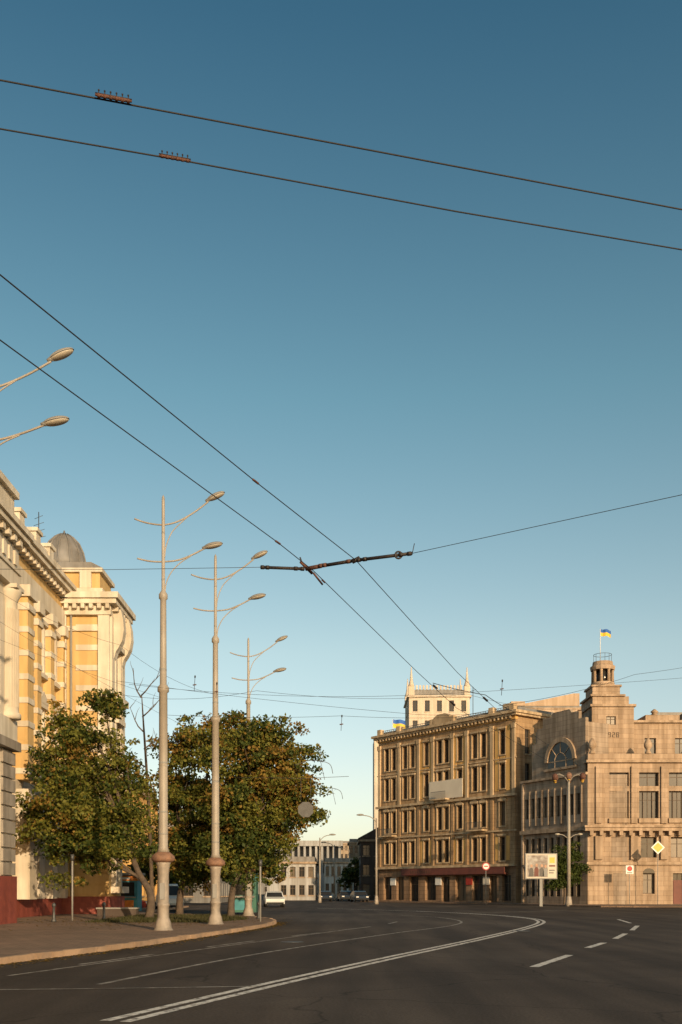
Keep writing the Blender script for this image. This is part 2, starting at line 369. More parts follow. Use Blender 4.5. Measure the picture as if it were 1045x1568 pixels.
for (x,y) in [(-1.5,30),(7,38)]:
    C=Obj('manhole_cover',(x,y,0)); C.lathe('cover','steel',x,y,[(.36,.001),(.36,.008),(.30,.008),(.29,.012),(.0,.012)],20,False); C.finish(True)

# ------------------------------------------------------------------ left palace building
B=Obj('yellow_palace_building',(-17,44,0))
H90=math.pi/2
B.frame(-14.65,17.6,H90)
ops=[]
for k in range(7):
    c=2.2+3.6*k
    ops+=[(c-.7,c+.7,3.4,6.2),(c-.7,c+.7,9.6,13.0)]
facade(B,0,26,2.2,17.0,ops,'white',depth=.4,fm='framew')
B.box('plinth','redstone',-.0,26.12,-.18,.4,0,2.2)
for j in range(9):
    z=2.25+j*.61
    segs=[(0,1.5)]+[(2.2+3.6*k+.7,2.2+3.6*(k+1)-.7) for k in range(6)]+[(24.5,26.1)]
    for a,b in segs: B.box('rustication','greystone',a,b,-.12,-.003,z,z+.53)
B.box('string_course','greystone',-.1,26.2,-.35,.3,7.75,8.15)
B.box('pedestal','white',0,26.12,-.2,-.003,8.15,9.1)
for k in range(8):
    c=.4+3.6*k
    c=min(c,25.4)
    B.lathe('columns','white',c,-.1,[(.48,9.1),(.48,9.3),(.40,9.4),(.38,9.55),(.36,12),(.32,14.2),(.36,14.3),(.5,14.6),(.5,14.8)],20)
    for q in range(12):
        a=math.pi+q*math.pi/11
        B.box('flutes','white',c+.37*math.cos(a)-.02,c+.37*math.cos(a)+.02,-.1+.37*math.sin(a)-.02,-.1+.37*math.sin(a)+.02,9.6,13.9)
    B.box('capitals','white',c-.5,c+.5,-.58,0,14.75,14.92)
B.box('entablature','white',-.1,26.1,-.3,.2,14.92,15.6)
B.box('entablature','white',-.1,26.15,-.38,.2,15.6,15.75)
B.box('frieze','white',-.1,26.1,-.28,.2,15.75,16.7)
for k in range(36):
    a=.1+k*.72; B.box('modillions','white',a,a+.3,-.6,-.28,16.7,17.0)
    B.box('frieze_relief','white',a+.05,a+.35,-.36,-.28,15.9,16.5)
B.box('cornice','white',-.1,26.3,-.72,.4,17.0,17.25); B.box('cornice','white',-.1,26.4,-.85,.4,17.25,17.5)
B.box('attic','white',0,26.0,-.1,3,17.5,19.0); B.box('attic','white',0,26.1,-.3,3,19.0,19.3)
for k in range(7): B.box('attic_panels','white',1+3.6*k,3.2+3.6*k,-.16,-.1,17.8,18.8)
B.box('roof','roofmetal',0,26,3,12,17.4,18.4)
B.box('rear_walls','white',0.01,26,2.0,12,0.1,17.4)
B.frame(-14.65,43.6,math.pi); B.quad('walls','white',(0,0,0),(3,0,0),(3,0,17),(0,0,17))
B.frame(-17.3,42,H90)
wcs=(4.0,7.0,11.3,14.0,16.4)
ops=[]
for c in wcs:
    ops+=[(c-.55,c+.55,1.6,4.4),(c-.55,c+.55,8.6,11.8),(c-.55,c+.55,14.2,16.6)]
facade(B,0,18,0,18.6,ops,'yellow',depth=.35,fm='framew')
for c in wcs:
    for (za,zb) in ((1.6,4.4),(8.6,11.8),(14.2,16.6)):
        B.box('window_surrounds','white',c-.8,c-.56,-.14,-.003,za-.2,zb+.2); B.box('window_surrounds','white',c+.56,c+.8,-.14,-.003,za-.2,zb+.2)
        B.box('window_surrounds','white',c-.95,c+.95,-.32,-.003,zb+.2,zb+.45); B.box('window_surrounds','white',c-.95,c+.95,-.30,-.003,za-.45,za-.2)
    B.vprism('pediments','white',[(c-.95,12.25),(c+.95,12.25),(c,12.95)],-.34,-.003)
B.box('string_course','white',0,18,-.3,-.003,6.9,7.4); 
B.box('plinth','redstone',0,18,-.25,-.003,0,1.1)
for k in range(8): B.box('basement_rustication','white',0,3.3,-.08,-.003,1.2+k*.7,1.75+k*.7)
def banded(B,x0,x1,y0,y1,z0,z1,st=.62,gap=.55,part='banded_pilasters'):
    B.box(part,'yellow',x0,x1,y0,y1,z0,z1)
    z=z0+.3
    while z+gap*.6<z1:
        B.box('white_bands','white',x0-.05,x1+.05,y0-.05,y1,z,z+gap*.55); z+=st*2
for c,wd,pr in ((9.9,1.0,.85),(12.7,.7,.45),(15.2,.7,.45),(17.6,.4,.45)):
    banded(B,c-wd/2,c+wd/2,-pr,-.004,7.4,17.0)
    B.box('capitals','white',c-wd/2-.15,c+wd/2+.15,-pr-.18,-.004,17.0,17.6)
    B.box('capitals','white',c-wd/2-.08,c+wd/2+.08,-pr-.1,-.004,16.3,16.6)
    B.box('pilaster_bases','white',c-wd/2-.12,c+wd/2+.12,-pr-.15,-.004,1.1,6.9)
B.box('entablature','white',0,18,-.45,.2,17.61,18.62)
B.box('frieze','yellow',0,18,-.3,.2,18.62,19.3)
for k in range(29): B.box('modillions','white',.1+k*.61,.38+k*.61,-.75,-.3,19.3,19.62)
B.box('cornice','white',-.2,18,-.95,.3,19.62,19.9); B.box('cornice','white',-.2,18,-1.1,.3,19.9,20.15)
B.box('attic','yellow',0,18,-.15,1.2,20.15,20.95); B.box('attic','white',0,18,-.3,1.4,20.95,21.2)
for c in (9.9,12.7,15.2):
    B.box('attic_piers','white',c-.4,c+.4,-.4,1.2,20.15,21.5); B.box('attic_piers','white',c-.5,c+.5,-.5,1.3,21.5,21.7)
B.box('roof','roofmetal',0,18,1.4,9,20.0,21.0)
B.box('rear_walls','yellow',0,18,.8,9,0.1,20.0)
for k in range(3): B.vprism('roof_dormers','roofrust',[(5+4*k,21.0),(6.4+4*k,21.0),(5.7+4*k,22.1)],1.8,3.0)
B.frame(-17.3,60,0)
B.box('pavilion_walls','yellow',-4,3.0,0,3.6,0,19.0)
z=7.6
while z<18:
    B.box('white_bands','white',1.05,2.44,-.05,-.003,z,z+.34); z+=1.24
B.box('white_bands','white',.51,2.44,-.12,-.003,17.45,17.75)
z=.4+.9
while z<6.6:
    B.box('rustication','yellow',.0,3.1,-.1,-.003,z,z+.55); z+=.7
B.box('string_course','white',-.0,3.25,-.35,3.8,6.7,7.3)
B.box('plinth','redstone',-.0,3.2,-.22,3.8,0,1.2)
B.box('corner_pilaster','white',2.45,3.15,-.22,-.003,7.3,18.4)
B.box('corner_pilaster','white',.0,.5,-.22,-.003,7.3,18.4)
B.tube('drainpipe','grey',[(.8,-.15,18.4),(.8,-.15,1.0)],.07)
B.box('entablature','white',-.1,3.25,-.3,3.8,18.4,19.0)
B.box('pavilion_cornice','white',-.3,3.65,-.65,4.2,19.0,19.3); B.box('pavilion_cornice','white',-.4,3.8,-.8,4.4,19.3,19.65)
for k in range(7): B.box('modillions','white',.0+k*.5,.22+k*.5,-.62,-.3,18.72,19.0)
for k in range(6): B.box('modillions','white',3.25,3.62,.1+k*.6,.35+k*.6,18.72,19.0)
B.frame(-14.3,60,H90)
for c in (.35,3.2):
    B.box('corner_pilaster','white',c-.35,c+.35,-.28,-.003,7.3,18.4)
for za,zb in ((8.6,11.8),(13.8,16.4),(2,5)):
    B.box('window_frames','framew',1.2,2.4,-.06,-.003,za,zb); B.box('window_glass','glass',1.3,2.3,-.08,-.061,za+.1,zb-.1)
    B.box('window_surrounds','white',.95,1.2,-.3,-.003,za-.2,zb+.2); B.box('window_surrounds','white',2.4,2.65,-.3,-.003,za-.2,zb+.2)
    B.box('window_surrounds','white',.85,2.75,-.5,-.003,zb+.2,zb+.5); B.box('balcony','white',.8,2.8,-.7,-.003,za-.6,za-.2)
B.frame(-14.3,60.4,0)
scr=[(0.003,18.9),(.7,18.9),(.85,18.3),(.9,17.6),(.8,17.0),(.6,16.6),(.4,16.3),(.3,15.9),(.003,15.7)]
B.vprism('scroll_bracket','white',scr,0,.7); B.vprism('scroll_bracket','white',scr,2.2,2.9)
B.frame(-17.3,60,0)
B.box('pavilion_attic','white',-1.0,2.6,.3,3.6,19.65,20.2); B.box('pavilion_attic','yellow',-.9,2.4,.5,3.4,20.2,21.2)
B.box('pavilion_attic','white',-1.0,2.6,.3,3.6,21.2,21.45)
B.box('pavilion_attic','white',1.2,1.9,.28,.48,20.2,21.2)
B.vprism('pavilion_roof','roofmetal',[(-1.0,21.45),(2.6,21.45),(1.9,21.8),(-.3,21.8)],.3,3.6)
B.lathe('dome_drum','white',-1.5,6.5,[(1.45,19.0),(1.45,22.9),(1.6,23.0),(1.6,23.2)],24,False)
B.lathe('dome','roofmetal',-1.5,6.5,[(1.5,23.2),(1.44,23.8),(1.28,24.5),(1.0,25.1),(.6,25.5),(.25,25.7),(.1,25.75),(.04,26.0)],24)
for k in range(12):
    a=2*math.pi*k/12
    B.tube('dome_ribs','roofmetal',[(-1.5+r*math.cos(a),6.5+r*math.sin(a),z) for r,z in ((1.52,23.2),(1.46,23.8),(1.30,24.5),(1.02,25.1),(.62,25.52),(.27,25.72))],.05,6)
B.box('rear_block','yellow',-9,-.3,3.6,14,0,19.5); B.box('rear_roof','roofmetal',-9.2,-.1,3.61,14.2,19.5,20.2)
B.finish()
A=Obj('rooftop_antenna',(-17.6,57,21))
A.frame(-17.6,57,0,21.0)
A.tube('mast','steel',[(0,0,0),(0,0,2.6)],.025,6)
for z,w in ((1.1,.4),(1.5,.34),(1.9,.3),(2.3,.24)): A.tube('elements','steel',[(-w,0,z-.1),(w,0,z+.1)],.014,5)
A.finish(True)
A=Obj('rooftop_antenna',(-16.5,48.5,20))
A.frame(-15.9,45.2,0,19.0)
A.tube('mast','steel',[(0,0,0),(0,0,1.4)],.02,6)
for z,w in ((.8,.3),(1.2,.22)): A.tube('elements','steel',[(-w,0,z-.1),(w,0,z+.1)],.014,5)
A.finish(True)

# ------------------------------------------------------------------ hotel
B=Obj('ornate_hotel_building',(12,120,0)); Lh=24.1
B.frame(5,130,HA)
cols=[1.7,3.1,5.3,6.7,9.3,11.7,12.9,15.2,17.7,19.1,22.1]
rowsz=[(.3,3.2),(5.0,7.7),(9.0,11.7),(13.3,16.1),(17.2,20.0)]
ops=[]
for c in cols:
    for j,(a,b) in enumerate(rowsz[1:]): ops.append((c-.44,c+.44,a,b))
facade(B,0,Lh,4.3,21.0,ops,'hotel',depth=.4,sill='hoteltrim')
gops=[(1.0,2.6,.3,3.3),(3.6,5.0,.3,3.3),(6.0,7.8,.14,3.3),(9.0,11.0,.3,3.3),(12.0,13.4,.14,3.2),(14.4,16.2,.3,3.3),(17.2,19.0,.3,3.3),(20.0,21.2,.14,3.2),(22.0,23.4,.3,3.3)]
facade(B,0,Lh,0,4.3,gops,'hotelbase',depth=.5)
for c in cols:
    for j,(a,b) in enumerate(rowsz[1:]):
        B.box('window_surrounds','hoteltrim',c-.56,c-.45,-.09,-.003,a-.1,b+.12); B.box('window_surrounds','hoteltrim',c+.45,c+.56,-.09,-.003,a-.1,b+.12)
        B.box('window_hoods','hoteltrim',c-.62,c+.62,-.2,-.003,b+.12,b+.34)
        if j in(1,): B.vprism('window_pediments','hoteltrim',[(c-.62,b+.34),(c+.62,b+.34),(c,b+.7)],-.18,-.003)
for c in (9.3,15.2,22.1):
    B.box('ochre_panels','ochre',c-1.15,c-.58,-.06,-.003,13.0,20.4); B.box('ochre_panels','ochre',c+.58,c+1.15,-.06,-.003,13.0,20.4)
    B.box('ochre_panels','ochre',c-.4,c+.4,-.05,-.003,16.75,16.95)
    B.box('ochre_panels','ochre',c-1.1,c-.6,-.05,-.003,5,7.8); B.box('ochre_panels','ochre',c+.6,c+1.1,-.05,-.003,5,7.8)
for c in (.25,4.2,7.9,10.5,14.0,16.4,20.5,23.85):
    B.box('pilasters','hoteltrim',c-.22,c+.22,-.16,-.003,12.6,20.6); B.box('pilaster_capitals','hoteltrim',c-.3,c+.3,-.24,-.003,20.0,20.6)
    B.box('pilasters','hotel',c-.2,c+.2,-.12,-.003,4.6,12.2)
for z,pr,h in ((4.3,.5,.28),(8.3,.2,.2),(12.3,.4,.28),(16.6,.1,.12)):
    B.box('string_courses','hoteltrim',-.2,Lh+.2,-pr,-.003 if pr>.1 else -.002,z,z+h)
B.box('frieze','ochre',-.05,Lh+.05,-.12,.3,21.0,21.4)
B.box('cornice','hoteltrim',-.5,Lh+.5,-.5,14.4,21.4,21.65); B.box('cornice','hoteltrim',-.7,Lh+.7,-.75,14.7,21.65,21.95)
for k in range(40): B.box('cornice_brackets','hoteltrim',.1+.6*k,.3+.6*k,-.48,-.12,21.12,21.4)
B.box('roof','roofmetal',.2,Lh-.2,.6,13.8,21.95,22.5)
for c in (.4,4.2,10.5,14.0,20.5,23.7):
    B.box('roof_piers','hoteltrim',c-.35,c+.35,-.3,.3,21.95,22.75)
for k in range(60): B.box('roof_railing','roofmetal',.2+.4*k,.24+.4*k,-.02,.02,21.95,22.5)
B.box('roof_railing','roofmetal',.2,Lh-.2,-.03,.03,22.5,22.56)
B.box('chimneys','hoteltrim',6,7,4,5,22.5,23.8); B.box('chimneys','hoteltrim',17.5,18.6,5,6,22.5,24.2)
B.vprism('pediment','hoteltrim',[(10.4,21.95),(14.1,21.95),(13.6,22.9),(12.9,23.2),(11.6,23.2),(10.9,22.9)],-.3,.4)
B.tube('roof_aerial','steel',[(16.4,1,22.5),(16.4,1,26.0)],.04,5); B.tube('roof_aerial','steel',[(15.9,1,25.5),(16.9,1,25.6)],.03,5); B.tube('roof_aerial','steel',[(2.4,3,22.5),(2.4,3,24.8)],.04,5)
for c,z in ((12.3,12.58),(2.4,8.5),(18.4,8.5)):
    B.box('balconies','hoteltrim',c-1.3,c+1.3,-.95,-.003,z,z+.18)
    for k in range(14): B.box('balcony_railing','steel',c-1.25+k*.19,c-1.22+k*.19,-.92,-.89,z+.18,z+1.0)
    B.box('balcony_railing','steel',c-1.28,c+1.28,-.93,-.88,z+1.0,z+1.05)
B.box('shop_fascia','maroon',5.2,22.9,-.62,-.5,3.45,4.25)
B.box('shop_awning','maroon',5.2,22.9,-.5,-.003,3.4,3.6)
for k in range(9): B.box('shop_lettering','fitting',7+k*.42,7.25+k*.42,-.64,-.62,3.65,4.05)
for c,m in ((3.0,'signwhite'),(11.5,'signwhite'),(19.6,'banner'),(16.8,'carred')): B.box('shop_signs',m,c-.5,c+.5,-.12,-.01,2.2,3.1)
B.box('banner','banner',10.1,15.9,-.3,-.24,12.75,15.0)
c_,n_=math.cos(HA),math.sin(HA)
B.frame(5+Lh*c_,130+Lh*n_,HA+H90)
ops=[(c-.45,c+.45,a,b) for c in (2,5,8,11) for a,b in rowsz[1:]]
facade(B,0,14,0,21.4,ops,'hotel',sill='hoteltrim')
B.frame(5-14*n_,130+14*c_,HA-H90); facade(B,0,14,0,21.4,ops,'hotel',sill='hoteltrim')
B.frame(5+Lh*c_-14*n_,130+Lh*n_+14*c_,HA+math.pi); facade(B,0,Lh,0,21.4,[(c-.45,c+.45,a,b) for c in cols for a,b in rowsz[1:]],'hotel')
B.finish()
def flag(x,y,z,h=1.8,w=1.1,hh=.7):
    F=Obj('ukrainian_flag',(x,y,z)); F.frame(x,y,0,z)
    F.tube('flagpole','signwhite',[(0,0,0),(0,0,h)],.035,6)
    n=10
    for (za,zb,m) in ((h-hh/2,h-.02,'blue'),(h-hh,h-hh/2,'flagyellow')):
        vs=[];fs=[]
        for i in range(n+1):
            u=i/n; yy=.10*math.sin(u*9); dz=-.18*u*u-.04*math.sin(u*7)
            vs+= [(.04+u*w,yy,za+dz),(.04+u*w,yy,zb+dz)]
        for i in range(n): fs.append((2*i,2*i+2,2*i+3,2*i+1))
        F.add('cloth_'+m,m,vs,fs,True)
    F.finish()
flag(6.8,128.5,22.0,2.0,1.6,1.1)

# ------------------------------------------------------------------ post office with tower
B=Obj('post_office_building',(28,100,0))
XL=25.2
B.frame(XL,100,0)
LF=27
cs=[3.2+3.05*k for k in range(8)]
ops=[]
for c in cs: ops+=[(c-1.0,c+1.0,8.9,11.7),(c-1.0,c+1.0,12.2,13.6),(c-.8,c+.8,4.9,7.0)]
facade(B,0,LF,4.3,14.6,ops,'post',depth=.55,fm='frame')
g=[]
for i,c in enumerate(cs): g.append((c-.6,c+.6,.14 if i%2==0 else 1.2,3.3))
facade(B,0,LF,0,4.3,g,'post',depth=.45)
for i,c in enumerate(cs):
    B.box('window_mullions','frame',c-.5,c-.44,.4,.46,8.98,11.6); B.box('window_mullions','frame',c+.44,c+.5,.4,.46,8.98,11.6)
    B.box('balconettes','posttrim',c-1.08,c+1.08,-.25,-.003,8.45,8.9)
    if i%2:
        B.vprism('arched_heads','glass',[(c+.6*math.cos(a),3.31+.5*math.sin(a)) for a in [math.pi*k/10 for k in range(11)]],-.03,-.004)
    else: B.box('door','maroon',c-.45,c+.45,.3,.4,.14,2.6)
for c in [1.1]+[x+1.52 for x in cs]:
    B.box('piers','post',c-.32,c+.32,-.22,-.003,8.4,14.2)
    B.box('pier_base','posttrim',c-.38,c+.38,-.3,-.003,4.7,7.1)
B.box('belt_cornice','posttrim',-.4,LF+.2,-.65,-.003,7.6,7.95); B.box('belt_cornice','posttrim',-.5,LF+.2,-.8,-.003,7.95,8.15)
for k in range(27): B.box('belt_brackets','posttrim',.1+k,.45+k,-.6,-.003,7.15,7.6)
B.box('lower_belt','posttrim',-.15,LF+.2,-.25,-.003,4.15,4.45)
B.box('cornice','posttrim',-.2,LF+.3,-.3,8.5,14.6,14.85); B.box('parapet','post',-.0,LF,-.1,.4,14.85,15.5)
B.box('body','post',.6,LF,.6,8.4,.1,14.59)
B.box('roof','roofmetal',.5,LF,.4,8.4,14.86,15.0)
for x in (.5,6.2,12.4,18.6):
    B.lathe('parapet_ornaments','posttrim',x,.1,[(.35,15.5),(.3,15.7),(.15,15.9),(.42,16.2),(.45,16.5),(.25,16.9),(.1,17.1)],10)
B.frame(30.8,103.2,0)
ops=[(1.2+3.2*k,2.4+3.2*k,15.9,17.6) for k in range(6)]
facade(B,0,21,14.9,19.2,ops,'post',depth=.3); B.box('upper_cornice','posttrim',-.05,21.3,-.3,6,19.2,19.45)
B.box('upper_body','post',.1,21,.4,5.8,15,19.19)
B.box('upper_step','post',1.4,5,.3,5.5,19.45,20.1); B.box('upper_step','post',6,8,.3,5.5,19.45,20.6)
B.lathe('roof_vents','posttrim',3.2,3,[(.3,20.1),(.3,20.8),(.45,20.9),(.1,21.2)],8)
B.frame(26.3,102.6,0)
ops=[(1.5,2.5,18.9,19.8)]
facade(B,0,4.4,14.9,20.8,ops,'post',depth=.2)
B.box('tower_body','post',.01,4.4,.25,6.2,15,20.79)
B.frame(26.3,108.8,-H90); facade(B,0,6.2,14.9,20.8,[(2.5,3.5,17,19)],'postwing',depth=.2)
B.frame(26.3,102.6,0)
B.box('tower_cornice','posttrim',-.2,4.6,-.2,6.4,20.8,21.05)
B.box('tower_step','post',.1,3.9,.1,5.0,21.05,21.9)
B.box('tower_step','posttrim',-.15,3.5,-.1,4.6,21.9,22.1)
cx,cy=1.65,2.0
B.box('tower_step','post',cx-1.45,cx+1.45,cy-1.45,cy+1.45,22.1,23.0)
B.box('tower_step','posttrim',cx-1.6,cx+1.6,cy-1.6,cy+1.6,23.0,23.2)
B.lathe('lantern','glass',cx,cy,[(.75,23.2),(.75,25.1)],16)
B.lathe('lantern_base','post',cx,cy,[(1.25,23.2),(1.25,23.65),(1.15,23.7)],16)
for k in range(8):
    a=2*math.pi*(k+.5)/8
    B.lathe('lantern_columns','posttrim',cx+1.02*math.cos(a),cy+1.02*math.sin(a),[(.19,23.6),(.16,24.9),(.21,25.0)],8)
B.lathe('lantern_cap','post',cx,cy,[(1.25,25.0),(1.3,25.2),(1.32,25.4),(1.1,25.5),(1.05,25.9),(.2,26.0)],16,False)
for k in range(12):
    a=2*math.pi*k/12; B.tube('lantern_railing','steel',[(cx+.95*math.cos(a),cy+.95*math.sin(a),25.9),(cx+.95*math.cos(a),cy+.95*math.sin(a),26.7)],.02,5)
ring=[(cx+.95*math.cos(2*math.pi*k/16),cy+.95*math.sin(2*math.pi*k/16),26.7) for k in range(17)]
B.tube('lantern_railing','steel',ring,.025,5)
for k,seg in enumerate(("bc","abcdfg","abged","abcdefg")):
    x0=1.3+k*.42; z0=17.6; s=.26
    S={'a':(0,s,2*s-.05,2*s),'g':(0,s,s-.02,s+.03),'d':(0,s,0,.05),'b':(s-.05,s,s,2*s),'c':(s-.05,s,0,s),'f':(0,.05,s,2*s),'e':(0,.05,0,s)}
    for ch in seg:
        a=S[ch]; B.box('year_numerals','frame',x0+a[0],x0+a[1],-.05-.004*'abcdefg'.index(ch),-.002,z0+a[2],z0+a[3])
B.frame(20.2,109,WA); Lw=math.hypot(5,9)
wc=[.75+1.02*k for k in range(9)]
ops=[]
for c in wc: ops+=[(c-.3,c+.3,9.4,11.6),(c-.3,c+.3,5.0,7.2),(c-.3,c+.3,.9,3.4)]
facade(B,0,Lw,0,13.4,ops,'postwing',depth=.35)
B.box('wing_piers','postwing',0,.3,-.2,-.003,0,13.4)
for k in range(10): B.box('wing_piers','postwing',.14+1.02*k,.34+1.02*k,-.14,-.004,8.6,12.4)
B.box('wing_belt','posttrim',0,Lw+.3,-.4,-.003,7.7,8.1); B.box('wing_belt','posttrim',0,Lw+.1,-.2,-.003,4.15,4.4)
B.box('wing_cornice','posttrim',-.1,Lw,-.3,2.5,13.4,13.65)
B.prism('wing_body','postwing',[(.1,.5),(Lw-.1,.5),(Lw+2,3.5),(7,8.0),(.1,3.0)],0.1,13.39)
gx=[(1.2,13.65),(9.6,13.65),(9.6,19.4),(8.6,19.4),(8.6,20.2),(7.5,20.2),(7.2,20.6),(4.6,20.6),(4.3,20.2),(3.0,20.2),(3.0,19.2),(2.0,19.2),(2.0,17.6),(1.2,17.6)]
B.vprism('gable','postwing',gx,.35,.75)
arc=lambda rx,rz,cz:[(5.9+rx*math.cos(a),cz+rz*math.sin(a)) for a in [math.pi*k/16 for k in range(17)]]
# raised arch moulding ring around the glazed lunette
for k in range(16):
    a0,a1=math.pi*k/16,math.pi*(k+1)/16
    pt=lambda r1,r2,a:(5.9+r1*math.cos(a),15.3+r2*math.sin(a))
    B.vprism('arch_moulding','posttrim',[pt(1.95,2.0,a0),pt(2.4,2.5,a0),pt(2.4,2.5,a1),pt(1.95,2.0,a1)],.12,.349)
B.box('arch_sill','posttrim',3.4,8.4,.10,.349,14.35,14.6)
B.vprism('arched_window','glass',arc(1.94,1.99,15.3)+[(3.96,14.6),(7.84,14.6)],.27,.348)
for a in (0.25,.5,.75): 
    B.tube('arched_window_bars','posttrim',[(5.9+.9*math.cos(math.pi*a),.25,15.3+.85*math.sin(math.pi*a)),(5.9+1.95*math.cos(math.pi*a),.25,15.3+2.0*math.sin(math.pi*a))],.045,6)
B.tube('arched_window_bars','posttrim',[(5.9+.9*math.cos(math.pi*k/10),.25,15.3+.85*math.sin(math.pi*k/10)) for k in range(11)],.045,6)
B.box('arched_window_bars','posttrim',3.98,7.82,.22,.265,15.24,15.34); B.box('arched_window_bars','posttrim',5.0,5.08,.22,.265,14.6,15.24); B.box('arched_window_bars','posttrim',6.72,6.8,.22,.265,14.6,15.24)
B.box('gable_rear','postwing',1.4,9.4,.75,4.0,13.66,19.0)
B.finish()
flag(27.7,104.6,25.9,3.6,1.1,.75)

# ------------------------------------------------------------------ background buildings
B=simple_building('rendered_apartment_block',23.4,133,0,11,14,26.0,7,4,'beige',ww=.8,par=.3)
B.frame(23.4,133,0); B.box('party_wall','beige',0.05,8.6,-.5,-.03,20.5,25.98)
B.vprism('stair_gable','beige',[(.0,26.6),(9,26.6),(9,28.3),(8.2,28.3)],0,6); B.box('parapet_block','beige',-.3,1.6,-.1,3,26.61,27.2)
B.finish()
simple_building('rendered_apartment_block',40,125,0,20,14,23.5,6,6,'castle',ww=1.0,par=.5).finish()
B=simple_building('pale_tower_building',13.9,200,0,12.4,12,41.0,10,5,'castle',trim='castle',ww=1.0,par=1.2)
B.frame(13.9,200,0)
for x in (-.1,11.3):
    for y in (-.1,11):
        B.box('corner_turrets','castle',x,x+1.2,y,y+1.2,41.3,43.2)
        B.lathe('turret_spires','castle',x+.6,y+.6,[(.7,43.2),(.55,43.6),(.3,44.6),(.08,47.2)],8)
for k in range(14): B.box('crenellation','castle',1.4+.7*k,1.75+.7*k,-.1,.2,42.5,43.4)
B.box('setback','castle',-7,-.02,3,12,0,33); B.box('setback','castle',12.42,21,3,12,0,34)
B.finish()
for nm,x,y,a,L_,d,h,r,c,m in [
  ('white_rendered_building',-9.5,150,0,5.6,12,5.6,2,4,'farwhite'),
  ('office_building',-3.4,200,0,6,12,7.0,2,5,'farwhite'),
  ('tan_apartment_block',1.9,230,0,4.5,12,12.5,4,4,'fartan'),
  ('apartment_tower',-3.5,330,0,9,12,17,6,6,'fartan'),
  ('grey_office_building',-45,120,0,30,12,9,3,12,'fargrey'),
  ('ochre_town_house',-36,95,0,16,12,11,3,7,'ochre'),
  ('distant_city_block',-120,360,0,300,12,13,4,60,'fargrey'),
  ('distant_city_block',60,115,0,80,14,16,5,24,'fartan')]:
    simple_building(nm,x,y,a,L_,d,h,r,c,m,ww=1.2,par=.8).finish()
B=Obj('white_colonnade_building',(-12,215,0)); B.frame(-16,215,0)
B.box('rear_wall','fargrey',0,16,1.5,12,0,11.2); B.box('podium','farwhite',-.2,16.2,-.6,1.49,0,5.2)
for k in range(13): B.box('columns','farwhite',.1+1.28*k,.55+1.28*k,-.3,.3,5.2,11.2)
B.box('entablature','farwhite',-.4,16.4,-.6,12.2,11.21,12.4); B.finish()
B=simple_building('dark_gabled_house',3.0,150,0,7,12,9,3,4,'fardark',par=.2)
B.frame(3.0,150,0); B.vprism('gable_roof','fardark',[(-.4,9.51),(7.4,9.51),(7.0,13.5),(4.2,12.0)],-.3,12.3); B.finish()

# ------------------------------------------------------------------ street lamps
def lamp(x,y,ext=1.0,rot=0.0):
    B=Obj('street_lamp',(x,y,0)); B.frame(x,y,rot,.0)
    B.lathe('cast_base','polebase',0,0,[(.38,.0),(.38,.12),(.33,.18),(.31,.22),(.28,.42),(.23,.55),(.21,.6),(.215,1.0),(.235,1.02),(.235,1.1),(.205,1.12),(.205,2.2),(.24,2.5),(.28,2.6)],24)
    B.lathe('collar','collar',0,0,[(.28,2.6),(.40,2.66),(.42,2.72),(.42,2.82),(.34,2.9),(.24,2.98)],24)
    B.lathe('shaft','pole',0,0,[(.23,2.98),(.17,3.15),(.16,6),(.15,8.8),(.21,8.85),(.21,9.0),(.125,9.1),(.11,12.2),(.16,12.25),(.16,12.4),(.065,12.55),(.058,15.8),(.05,15.95),(.0,16.05)],24)
    for zr,rr in ((3.6,.172),(4.4,.17),(6.2,.165),(9.6,.128),(12.9,.068),(14.6,.064)): B.lathe('bands','grey',0,0,[(rr-.01,zr),(rr,zr+.02),(rr,zr+.07),(rr-.01,zr+.09)],20)
    B.box('access_door','grey',-.09,.09,-.24,-.2,1.25,1.85)
    e=ext
    up=cat([(-1.05,0,15.17),(-.6,0,15.02),(0,0,14.95),(.55*e,0,15.08),(1.15*e,0,15.42),(1.65*e,0,15.8)],6)
    lo=cat([(-.95,0,13.72),(-.5,0,13.62),(0,0,13.6),(.55*e,0,13.66),(1.05*e,0,13.85),(1.5*e,0,14.08)],6)
    B.tube('upper_arm','pole',up,.03,16); B.tube('lower_arm','pole',lo,.03,16)
    B.tube('upper_brace','pole',cat([(.05,0,13.75),(.1*e,0,14.15),(.3*e,0,14.65),(.62*e,0,15.0),(1.0*e,0,15.33)],6),.02,14)
    B.tube('lower_brace','pole',cat([(.06,0,12.45),(.12*e,0,12.85),(.32*e,0,13.25),(.65*e,0,13.58),(1.0*e,0,13.80)],6),.02,14)
    for cx,cz,t in ((1.65*e+.28,15.98,.42),(1.5*e+.33,14.18,.22)):
        B.ellipsoid('lamp_heads','grey',(cx,0,cz+.012),(.36,.16,.12),t,'up')
        B.ellipsoid('lamp_lenses','lens',(cx,0,cz),(.34,.15,.085),t,'down')
        B.tube('lamp_necks','grey',[(cx-.42*math.cos(t),0,cz-.42*math.sin(t)),(cx-.2*math.cos(t),0,cz-.2*math.sin(t)+.02)],[.045,.085],16)
    B.finish()
lamp(-9.9,26.2,1.28,rot=.05); lamp(-6.5,35.8); lamp(-5.4,42.1,rot=-.03); lamp(-5.3,56,rot=.04)

